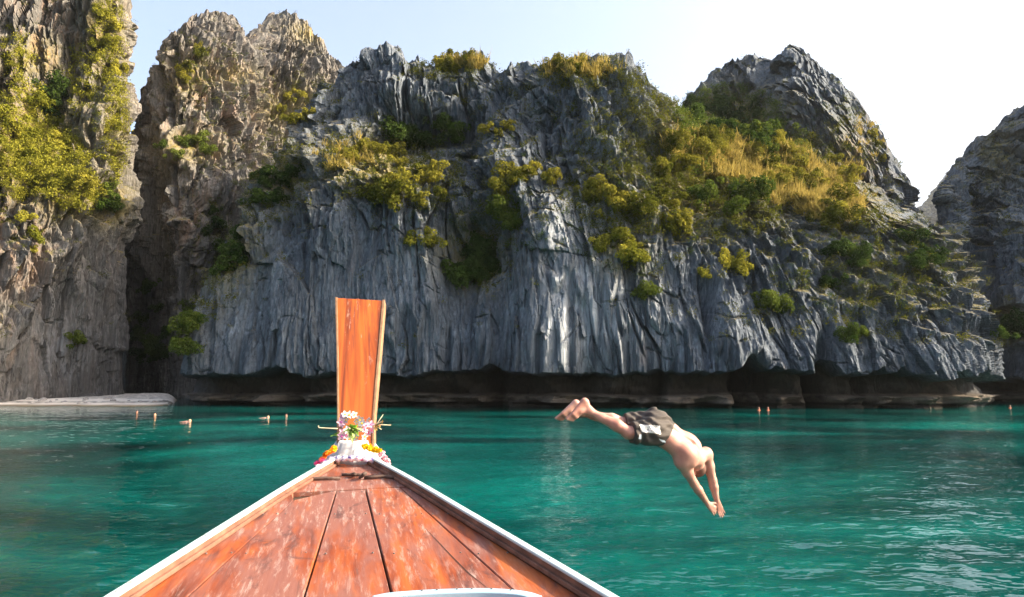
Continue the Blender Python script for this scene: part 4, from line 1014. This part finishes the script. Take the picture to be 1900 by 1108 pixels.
for (px, py, a) in ((620,811,2.6),(628,808,2.2)):
    o = link('leaf', LF[1]); o.parent = bq; o.location = V(at(px + 10, py, 5.2) - b0); o.rotation_euler = (0.3, 0.2, a); 
# incense sticks and dried stems
STK = plain('dry_stick', (0.55, 0.45, 0.30), 0.8); 
def stick(name, pts, r, label, mat=STK):
    v, f = tube([at(*p) for p in pts], [r] * len(pts), 6); tag(link(name, mesh_py(name, v, f, mat, True)), label, 'stick')
stick('incense_stick', [(626,795.5,5.24),(608,794.8,5.24),(592,794,5.24),(590,790,5.24)], 0.0045, 'thin pale stick poking out sideways left of the prow board')
ds = empty('dried_stems', V(at(694, 790, 5.2))); tag(ds, 'dried brown flower stems poking out beside the orchids', 'stems'); d0 = at(694, 790, 5.2)
for pts in (((690,793),(701,784),(711,769)), ((690,796),(704,788),(725,789)), ((692,790),(700,786),(709,782)), ((692,794),(699,792),(708,797))):
    v_, f_ = tube([at(x, y, 5.2) - d0 for x, y in pts], [0.004, 0.0035, 0.0025], 6); o = link('stem', mesh_py('stem', v_, f_, STK, True)); o.parent = ds
for (px, py) in ((699,791),(704,790),(710,783),(697,796)):
    o = link('withered_bloom', ORC[2]); o.parent = ds; o.location = V(at(px, py, 5.19) - d0); o.rotation_euler = (1.4, ro.uniform(-1, 1), ro.uniform(-1, 1)); o.scale = [0.016] * 3
    o.material_slots[0].link = 'OBJECT'; o.material_slots[0].material = LM['dry']

# ------------------------------------------------------------------ people: one continuous surface from blended volumes
class Body:
    def __init__(s, h, lo, hi):
        s.h = h; s.lo = np.array(lo, float); n = np.ceil((np.array(hi) - s.lo) / h).astype(int) + 1; s.n = n
        s.ax = [s.lo[i] + h * np.arange(n[i]) for i in range(3)]; s.D = np.full(n, 1.0, np.float32)
    def _box(s, lo, hi, pad):
        i0 = np.clip(((lo - pad - s.lo) / s.h).astype(int), 0, s.n - 1); i1 = np.clip(((hi + pad - s.lo) / s.h).astype(int) + 2, 1, s.n)
        sl_ = tuple(slice(a, b) for a, b in zip(i0, i1)); g = np.meshgrid(*[s.ax[i][sl_[i]] for i in range(3)], indexing='ij'); return sl_, np.stack(g, -1)
    def _merge(s, sl_, d, k):
        o = s.D[sl_]
        if k <= 0: s.D[sl_] = np.minimum(o, d)
        else:
            hh = np.maximum(k - np.abs(o - d), 0) / k; s.D[sl_] = np.minimum(o, d) - hh * hh * k * 0.25
    def cap(s, a, b, ra, rb, k=0.03):
        a = np.array(a, float); b = np.array(b, float); rm = max(ra, rb)
        sl_, G = s._box(np.minimum(a, b) - rm, np.maximum(a, b) + rm, k + 2 * s.h)
        ba = b - a; t = np.clip(((G - a) @ ba) / (ba @ ba + 1e-12), 0, 1); d = np.linalg.norm(G - a - t[..., None] * ba, axis=-1) - (ra + (rb - ra) * t)
        s._merge(sl_, d.astype(np.float32), k)
    def ell(s, c, axes, radii, k=0.03):
        c = np.array(c, float); A = np.array([np.array(v, float) / np.linalg.norm(v) for v in axes]); r = np.array(radii, float); rm = r.max()
        sl_, G = s._box(c - rm, c + rm, k + 2 * s.h); q = (G - c) @ A.T / r; l = np.linalg.norm(q, axis=-1); g = np.linalg.norm(q / r, axis=-1) + 1e-9
        s._merge(sl_, (l * (l - 1) / g).astype(np.float32), k)
    def carve(s, a, b, r, k=0.03):
        a = np.array(a, float); b = np.array(b, float); sl_, G = s._box(np.minimum(a, b) - r, np.maximum(a, b) + r, k + 2 * s.h)
        ba = b - a; t = np.clip(((G - a) @ ba) / (ba @ ba), 0, 1); d = -(np.linalg.norm(G - a - t[..., None] * ba, axis=-1) - r).astype(np.float32); o = s.D[sl_]
        hh = np.maximum(k - np.abs(o - d), 0) / k; s.D[sl_] = np.maximum(o, d) + hh * hh * k * 0.25
    def chain(s, pts, radii, k=0.03):
        for i in range(len(pts) - 1): s.cap(pts[i], pts[i + 1], radii[i], radii[i + 1], k)
    def mesh(s, smooth=2):
        D = s.D; sg = D < 0; n = D.shape
        c = np.zeros((n[0]-1, n[1]-1, n[2]-1), int)
        for a in (0, 1):
            for b in (0, 1):
                for d in (0, 1): c += sg[a:n[0]-1+a, b:n[1]-1+b, d:n[2]-1+d]
        act = (c > 0) & (c < 8); ids = np.full(act.shape, -1); I = np.argwhere(act); ids[act] = np.arange(len(I))
        acc = np.zeros((len(I), 3)); cnt = np.zeros(len(I))
        cor = [(a, b, d) for a in (0, 1) for b in (0, 1) for d in (0, 1)]
        for p in cor:
            for axs in range(3):
                if p[axs] == 0:
                    q = list(p); q[axs] = 1; v0 = D[tuple((I + p).T)]; v1 = D[tuple((I + q).T)]; m = (v0 < 0) != (v1 < 0)
                    t = np.where(m, v0 / (v0 - v1 + 1e-12), 0); pos = np.tile(np.array(p, float), (len(I), 1)); pos[:, axs] += t; acc[m] += pos[m]; cnt[m] += 1
        Vv = (I + acc / cnt[:, None]) * s.h + s.lo
        F = []
        for axs in range(3):
            o1, o2 = [(1, 2), (2, 0), (0, 1)][axs]
            sl0 = [slice(1, -1)] * 3; sl0[axs] = slice(0, -1); sl1 = list(sl0); sl1[axs] = slice(1, None)
            s0 = sg[tuple(sl0)]; s1 = sg[tuple(sl1)]; E = np.argwhere(s0 != s1); flip = s0[s0 != s1]
            base = E + 1; base[:, axs] -= 1
            def cid(da, db):
                q = base.copy(); q[:, o1] -= da; q[:, o2] -= db; return ids[tuple(q.T)]
            Q = np.stack([cid(1, 1), cid(0, 1), cid(0, 0), cid(1, 0)], 1); Q[~flip] = Q[~flip][:, ::-1]; F.append(Q)
        F = np.concatenate(F); F = F[(F >= 0).all(1)]
        for _ in range(smooth):
            acc = np.zeros_like(Vv); cn = np.zeros(len(Vv))
            for a, b in ((0, 1), (1, 2), (2, 3), (3, 0)):
                np.add.at(acc, F[:, a], Vv[F[:, b]]); np.add.at(acc, F[:, b], Vv[F[:, a]]); np.add.at(cn, F[:, a], 1); np.add.at(cn, F[:, b], 1)
            Vv = Vv * 0.45 + 0.55 * acc / np.maximum(cn, 1)[:, None]
        return Vv, F
def skin_mat(name, a, b):
    t = NT(name); p = t.obj(); n = t.noise(p, 7.0, 4.0); n2 = t.noise(p, 90.0, 3.0)
    c = t.mix(t.ramp(n, [(0.35, 0.0), (0.7, 1.0)]), a, b); t.principled(c, 0.5, t.bump(n2, 0.12, 0.002), 0.35, Subsurface_Weight=0.12, Subsurface_Scale=0.02)
    return t.m
SKIN = skin_mat('skin', (0.33, 0.15, 0.115), (0.44, 0.25, 0.20)); SKIN2 = skin_mat('tanned_skin', (0.26, 0.12, 0.08), (0.34, 0.18, 0.13))
HAIR = plain('short_hair', (0.12, 0.06, 0.045), 0.7)

DY = 7.0
J = lambda px, py, d=0.0: at(px, py, DY + d)
LAT = np.array((0.376, 0.75, 0.54)); LAT /= np.linalg.norm(LAT)              # towards his own left side
SPI = np.array((0.80, 0.0, -0.60)); BACK = -np.cross(LAT, SPI); BACK /= np.linalg.norm(BACK)
pel, wai, che, nek = J(1212, 794, 0.0), J(1238, 807, 0.02), J(1272, 834, 0.05), J(1291, 852, 0.09)
shR, shL = J(1266, 858, -0.03), J(1309, 843, 0.20)
elR, wrR = J(1288, 898, 0.10), J(1313, 935, 0.22)
elL, wrL = J(1322, 892, 0.26), J(1330, 930, 0.27)
hipR, hipL = J(1208, 802, -0.07), J(1218, 784, 0.08)
knR, anR = J(1166, 803, -0.14), J(1094, 763, -0.12)
knL, anL = J(1160, 786, 0.06), J(1078, 766, 0.02)
allp = np.array([pel, wai, che, nek, shR, shL, elR, wrR, elL, wrL, hipR, hipL, knR, anR, knL, anL, J(1342, 962, 0.3), J(1032, 784, -0.1), J(1086, 738, -0.1)])
B = Body(0.0065, allp.min(0) - 0.16, allp.max(0) + 0.16)
# trunk: a broad back built from side columns, spine and shoulder masses
B.chain([pel, wai, che, nek], [0.105, 0.098, 0.115, 0.07], 0.05)
for s_, w in ((-1, 0.075), (1, 0.075)):
    B.chain([pel + LAT * s_ * 0.07, wai + LAT * s_ * 0.062, che + LAT * s_ * 0.085, che + LAT * s_ * 0.10 + SPI * 0.07], [0.10, 0.088, 0.095, 0.075], 0.05)
    B.ell(che + LAT * s_ * 0.075 + BACK * 0.06 + SPI * 0.0, (LAT, SPI, BACK), (0.075, 0.12, 0.05), 0.05)   # shoulder blades
    B.ell(pel + LAT * s_ * 0.07 + BACK * 0.055 - SPI * 0.02, (LAT, SPI, BACK), (0.09, 0.11, 0.09), 0.05)      # seat
B.cap(shR, shL, 0.072, 0.072, 0.06); B.cap(nek, (shR + shL) / 2, 0.075, 0.08, 0.05)
sp0 = wai + BACK * 0.112; sp1 = che + BACK * 0.128; B.carve(sp0, sp1, 0.016, 0.03); B.carve(sp1, sp1 + SPI * 0.08 - BACK * 0.01, 0.014, 0.03)
# arms
for sh, el, wr in ((shR, elR, wrR), (shL, elL, wrL)):
    m = sh + (el - sh) * 0.45; B.chain([sh, m, el], [0.068, 0.054, 0.043], 0.03); f = el + (wr - el) * 0.3; B.chain([el, f, wr], [0.043, 0.044, 0.027], 0.02)
# head tucked between the arms
hd = J(1290, 863, 0.17); hdir = (hd - nek); hdir /= np.linalg.norm(hdir)
B.chain([nek, hd], [0.062, 0.06], 0.03)
hside = LAT - hdir * np.dot(LAT, hdir); hside /= np.linalg.norm(hside); hface = np.cross(hside, hdir); hface /= np.linalg.norm(hface)
if np.dot(hface, BACK) > 0: hface = -hface
hc = hd + hdir * 0.045
B.ell(hc - hface * 0.012, (hside, hdir, hface), (0.076, 0.112, 0.095), 0.02); B.ell(hc + hface * 0.045 - hdir * 0.055, (hside, hdir, hface), (0.055, 0.065, 0.05), 0.03)
B.cap(hc + hface * 0.088 + hdir * 0.012, hc + hface * 0.105 - hdir * 0.018, 0.010, 0.015, 0.012)                 # nose
for s_ in (-1, 1):
    B.ell(hc + hside * s_ * 0.078 - hdir * 0.005 - hface * 0.005, (hside, hdir, hface), (0.010, 0.030, 0.018), 0.006)  # ears
    B.ell(hc + hface * 0.083 + hside * s_ * 0.031 + hdir * 0.014, (hside, hdir, hface), (0.016, 0.009, 0.012), 0.008)  # eyelids
B.ell(hc + hface * 0.088 - hdir * 0.046, (hside, hdir, hface), (0.025, 0.009, 0.012), 0.008)                      # lips
# legs
for hp, kn, an in ((hipR, knR, anR), (hipL, knL, anL)):
    th_ = hp + (kn - hp) * 0.4; B.chain([hp, th_, kn], [0.095, 0.085, 0.060], 0.04)
    cf_ = kn + (an - kn) * 0.32 + BACK * 0.012; B.chain([kn, cf_, kn + (an - kn) * 0.7, an], [0.057, 0.060, 0.043, 0.036], 0.025)
    B.ell(kn - BACK * 0.012, (LAT, SPI, BACK), (0.055, 0.05, 0.055), 0.02)
def foot(an, heel, ball, toes_end, flat):
    """heel, ball and five toes; flat = direction across the sole"""
    B.chain([an, heel], [0.037, 0.033], 0.03)
    for s_, r1, r2 in ((-1, 0.024, 0.022), (0, 0.028, 0.022), (1, 0.025, 0.023)):
        B.cap(heel + flat * s_ * 0.014, ball + flat * s_ * 0.027, r1 + 0.004, r2, 0.025)
    B.cap(an, ball * 0.55 + heel * 0.45 + (an - heel) * 0.25, 0.036, 0.030, 0.03)
    d = (toes_end - ball)
    for i, (o_, r, l) in enumerate(((-0.036, 0.0145, 1.0), (-0.015, 0.0105, 0.98), (0.002, 0.010, 0.90), (0.018, 0.0095, 0.80), (0.033, 0.0095, 0.66))):
        B.cap(ball + flat * o_ * 0.9, ball + flat * o_ * 1.05 + d * l, r * 1.1, r, 0.006)
fx = np.array((0.66, 0.50, -0.52)); fx /= np.linalg.norm(fx)
foot(anR, J(1085, 746, -0.13), J(1066, 771, -0.17), J(1056, 781, -0.17), fx)
foot(anL, J(1069, 749, 0.0), J(1047, 770, -0.03), J(1036, 780, -0.03), fx)
# hands stretched out, one laid over the other
def hand(wr, tip, across, thumb_side, curl):
    d = tip - wr; L_ = np.linalg.norm(d); d = d / L_; ac = across - d * np.dot(across, d); ac /= np.linalg.norm(ac); nn = np.cross(d, ac)
    pal = wr + d * 0.088
    for o_ in (-0.026, -0.008, 0.010, 0.027): B.cap(wr + ac * o_ * 0.6 + d * 0.01, pal + ac * o_, 0.018, 0.0135, 0.012)
    for o_, ln_, r in ((-0.029, 0.072, 0.0088), (-0.0098, 0.082, 0.0092), (0.0098, 0.077, 0.009), (0.029, 0.06, 0.008)):
        a0 = pal + ac * o_; a1 = a0 + d * ln_ * 0.5 + nn * curl * 0.004 + ac * o_ * 0.10; a2 = a1 + d * ln_ * 0.5 + nn * curl * 0.012 + ac * o_ * 0.05
        B.chain([a0, a1, a2], [r * 1.08, r, r * 0.85], 0.003)
    t0 = wr + d * 0.03 + ac * thumb_side * 0.03; t1 = t0 + d * 0.03 + ac * thumb_side * 0.026; t2 = t1 + d * 0.034 + ac * thumb_side * 0.006
    B.chain([t0, t1, t2], [0.0135, 0.0115, 0.009], 0.006)
hx = np.array((0.72, 0.2, 0.55))
hand(wrL, J(1341, 960, 0.30), hx, -1, 1.0)
hand(wrR, J(1330, 952, 0.27), hx, 1, -1.0)
Vb, Fb = B.mesh(2)
person = link('person', mesh_np('person', Vb - pel, Fb, SKIN)); person.location = V(pel)
tag(person, 'man in dark shorts diving head first towards the water, arms stretched out', 'person')
# cropped hair
Hh = Body(0.006, hc - 0.2, hc + 0.2); Hh.ell(hc - hface * 0.018 + hdir * 0.008, (hside, hdir, hface), (0.079, 0.112, 0.094), 0.0)
ax_ = np.stack(np.meshgrid(*Hh.ax, indexing='ij'), -1); cutp = (ax_ - hc) @ hface - 0.045 + 0.35 * ((ax_ - hc) @ (-hdir) - 0.02); Hh.D = np.maximum(Hh.D, cutp.astype(np.float32))
Vh, Fh = Hh.mesh(1); ho = link('hair', mesh_np('hair', Vh - pel, Fh, HAIR)); ho.parent = person
# shorts: loose cloth round seat and thighs, two open legs
S = Body(0.0075, np.minimum(np.minimum(pel, knR), knL) - 0.32, np.maximum(np.maximum(wai, knR), pel) + 0.3)
for s_ in (-1, 1):
    S.ell(pel + LAT * s_ * 0.07 + BACK * 0.058 - SPI * 0.015, (LAT, SPI, BACK), (0.108, 0.13, 0.108), 0.06)
    S.cap(pel + LAT * s_ * 0.07, wai + LAT * s_ * 0.060 - SPI * 0.02, 0.122, 0.105, 0.06)
S.cap(pel, wai - SPI * 0.02, 0.125, 0.112, 0.06)
S.chain([hipR, knR + (hipR - knR) * 0.10], [0.118, 0.108], 0.05); S.chain([hipL, knL + (hipL - knL) * 0.02], [0.118, 0.112], 0.04)
GS = np.stack(np.meshgrid(*S.ax, indexing='ij'), -1)
fold = 0.007 * np.sin(GS @ np.array((30., 18., 55.)) + 3 * np.sin(GS @ np.array((14., 9., -6.)))) + 0.005 * np.sin(GS @ np.array((-20., 35., 80.)))
S.D += fold.astype(np.float32)
wcut = (GS - (wai + SPI * 0.004)) @ (SPI * 0.98 + BACK * 0.10)
S.D = np.maximum(S.D, wcut.astype(np.float32))
# hems
for hp, kn, off in ((hipR, knR, 0.035), (hipL, knL, -0.005)):
    d = (kn - hp); L_ = np.linalg.norm(d); d /= L_; c_ = kn - d * off; q = GS - c_
    near = np.linalg.norm(q - (q @ d)[..., None] * d, axis=-1) < 0.30
    S.D = np.maximum(S.D, np.where(near, (q @ d), -1).astype(np.float32))
Vs, Fs = S.mesh(1)
spx, spy, _ = project(Vs)
def shorts_mat():
    t = NT('shorts_fabric'); p = t.obj(); n = t.noise(t.mapping(p, (6, 6, 22), rot=(0.4, 0.3, 0)), 1.0, 5.0, 0.6, 0.8)
    c = t.mix(n, (0.040, 0.034, 0.031), (0.078, 0.068, 0.062))
    sc_ = t.noise(t.mapping(p, (1, 1, 0.5)), 85.0, 2.0, 0.5, 1.0)
    c = t.mix(t.math('MULTIPLY', t.attr('print'), t.ramp(sc_, [(0.37, 0.1), (0.41, 1.0)])), c, (0.78, 0.76, 0.72))
    c = t.mix(t.attr('print_blue'), c, (0.55, 0.62, 0.72))
    t.principled(c, 0.8, t.bump(n, 0.5, 0.012), 0.25); return t.m
sm_ = mesh_np('shorts', Vs - pel, Fs, shorts_mat())
def inq(quad, x, y):
    r = np.ones_like(x, bool)
    for i in range(4):
        (x0, y0), (x1, y1) = quad[i], quad[(i + 1) % 4]; r &= ((x1 - x0) * (y - y0) - (y1 - y0) * (x - x0)) >= 0
    return r
fm = np.zeros((len(Vs), 3)); a_, b_, c_ = Vs[Fs[:, 0]], Vs[Fs[:, 1]], Vs[Fs[:, 2]]; fnn = np.cross(b_ - a_, c_ - a_)
for i in range(4): np.add.at(fm, Fs[:, i], fnn)
front = fm[:, 1] < 0
attr(sm_, 'print', (inq(((1187,787.5),(1224,790),(1227,806),(1190,801)), spx, spy) & front).astype(float))
attr(sm_, 'print_blue', ((inq(((1187,806),(1191,806),(1190,815),(1185,815)), spx, spy) | inq(((1222,814),(1234,818),(1238,823),(1228,820)), spx, spy)) & front).astype(float))
sh_o = link('shorts', sm_); sh_o.parent = person
# swimmers ---------------------------------------------------------------
SUIT = plain('orange_vest', (0.80, 0.12, 0.02), 0.7); WHITEC = plain('white_shirt', (0.5, 0.5, 0.5), 0.8)
def swimmer(px, py, pose, label, hair=HAIR, skin=SKIN2, vest=None):
    c = on_water(px, py); o0 = np.array((0, 0, 0.0)); bd = Body(0.016, (-0.75, -0.4, -0.35), (0.75, 0.4, 0.5))
    tilt = {'up': 0, 'float': 1, 'crawl': 1}[pose]
    h0 = np.array((0.0, 0, 0.20)) if not tilt else np.array((0.22, 0, 0.085))
    sh0 = np.array((0.0, 0, -0.02)) if not tilt else np.array((0.02, 0, -0.0))
    bd.ell(h0, ((1,0,0),(0,1,0),(0,0,1)), (0.085, 0.09, 0.115), 0.02); bd.cap(sh0 + (0, 0, 0.02), h0, 0.06, 0.055, 0.03)
    bd.cap(h0 + (0.0, -0.085, -0.01), h0 + (0.0, -0.10, -0.03), 0.012, 0.016, 0.01)
    if tilt: bd.chain([sh0, (-0.35, 0, -0.05), (-0.6, 0, -0.12)], [0.12, 0.10, 0.08], 0.05); bd.chain([(0.08, -0.12, 0.02), (0.32, -0.2, 0.0), (0.55, -0.2, -0.04)], [0.05, 0.04, 0.03], 0.03)
    else: bd.cap((-0.16, 0, -0.06), (0.16, 0, -0.06), 0.075, 0.075, 0.05); bd.cap((0, 0, -0.05), (0, 0, -0.3), 0.13, 0.12, 0.05); bd.chain([(0.2, 0, -0.08), (0.38, -0.1, -0.02), (0.6, -0.12, 0.0)], [0.055, 0.042, 0.03], 0.03)
    Vv, Ff = bd.mesh(1); root = link('person', mesh_np('person', Vv, Ff, skin)); root.location = V(c) + Vector((0, 0, -0.045 if tilt else (-0.04 if vest is SUIT else -0.15)))
    hb = Body(0.016, h0 - 0.2, h0 + 0.2); hb.ell(h0 + (0, 0.012, 0.014), ((1,0,0),(0,1,0),(0,0,1)), (0.092, 0.095, 0.118), 0)
    gg = np.stack(np.meshgrid(*hb.ax, indexing='ij'), -1); hb.D = np.maximum(hb.D, (-(gg[..., 1] - h0[1]) - 0.03 - 0.6 * (gg[..., 2] - h0[2])).astype(np.float32)); Vv, Ff = hb.mesh(1)
    ho_ = link('hair', mesh_np('hair', Vv, Ff, hair)); ho_.parent = root
    if vest is not None:
        vb = Body(0.018, (-0.45, -0.4, -0.4), (0.45, 0.4, 0.4)); vb.cap((-0.12, 0, -0.06), (0.12, 0, -0.06), 0.11, 0.11, 0.04); vb.cap((0, 0, -0.1), (0, 0, -0.28), 0.17, 0.16, 0.05)
        Vv, Ff = vb.mesh(1); vo = link('vest', mesh_np('vest', Vv, Ff, vest)); vo.parent = root
    tag(root, label, 'person')
def on_water(px, py):
    dx = (px - 950.0) / F_PX; dy = (554.0 - py) / F_PX; v = (dx, CP - dy * SP, SP + dy * CP); t = -EYE / v[2]; return np.array((v[0] * t, v[1] * t, 0.0))
BLOND = plain('wet_fair_hair', (0.40, 0.25, 0.14), 0.6)
swimmer(254, 766, 'up', 'swimmer farthest left near the sand, head above water')
swimmer(287, 772, 'up', 'swimmer with pale shirt standing out of the water beside the leftmost swimmer', BLOND, vest=WHITEC)
swimmer(345, 783, 'crawl', 'fair swimmer stretched out nearest the boat, arm forward', BLOND, SKIN)
swimmer(491, 776, 'float', 'swimmer floating flat between the crawl swimmer and the prow', BLOND, SKIN)
swimmer(531, 773, 'up', 'dark-haired swimmer next to the prow board, only head showing')
swimmer(1408, 761, 'up', 'swimmer in orange vest at the mouth of the cave', vest=SUIT)
swimmer(1425, 761, 'up', 'second swimmer in orange vest just right of the cave mouth', vest=SUIT)
swimmer(1874, 757, 'up', 'lone swimmer in orange vest below the frame-edge cliff', vest=SUIT)

# ------------------------------------------------------------------ sea air
def build_haze():
    x0, x1, y0, y1, z0, z1 = -1700, 1700, -1700, 1700, -6.0, 640.0
    v = [(x, y, z) for z in (z0, z1) for (x, y) in ((x0, y0), (x1, y0), (x1, y1), (x0, y1))]
    f = [(3, 2, 1, 0), (4, 5, 6, 7), (0, 1, 5, 4), (1, 2, 6, 5), (2, 3, 7, 6), (3, 0, 4, 7)]
    m = bpy.data.materials.new('sea_haze'); m.use_nodes = True; t = m.node_tree; t.nodes.clear()
    o = t.nodes.new('ShaderNodeOutputMaterial'); pv = t.nodes.new('ShaderNodeVolumePrincipled')
    pv.inputs['Color'].default_value = (0.90, 0.95, 1.0, 1); pv.inputs['Density'].default_value = 0.00006; pv.inputs['Anisotropy'].default_value = 0.3
    t.links.new(pv.outputs[0], o.inputs['Volume'])
    ob = link('haze', mesh_py('haze', v, f, m)); tag(ob, 'thin pale sea haze over the lagoon', kind='stuff')
build_haze()
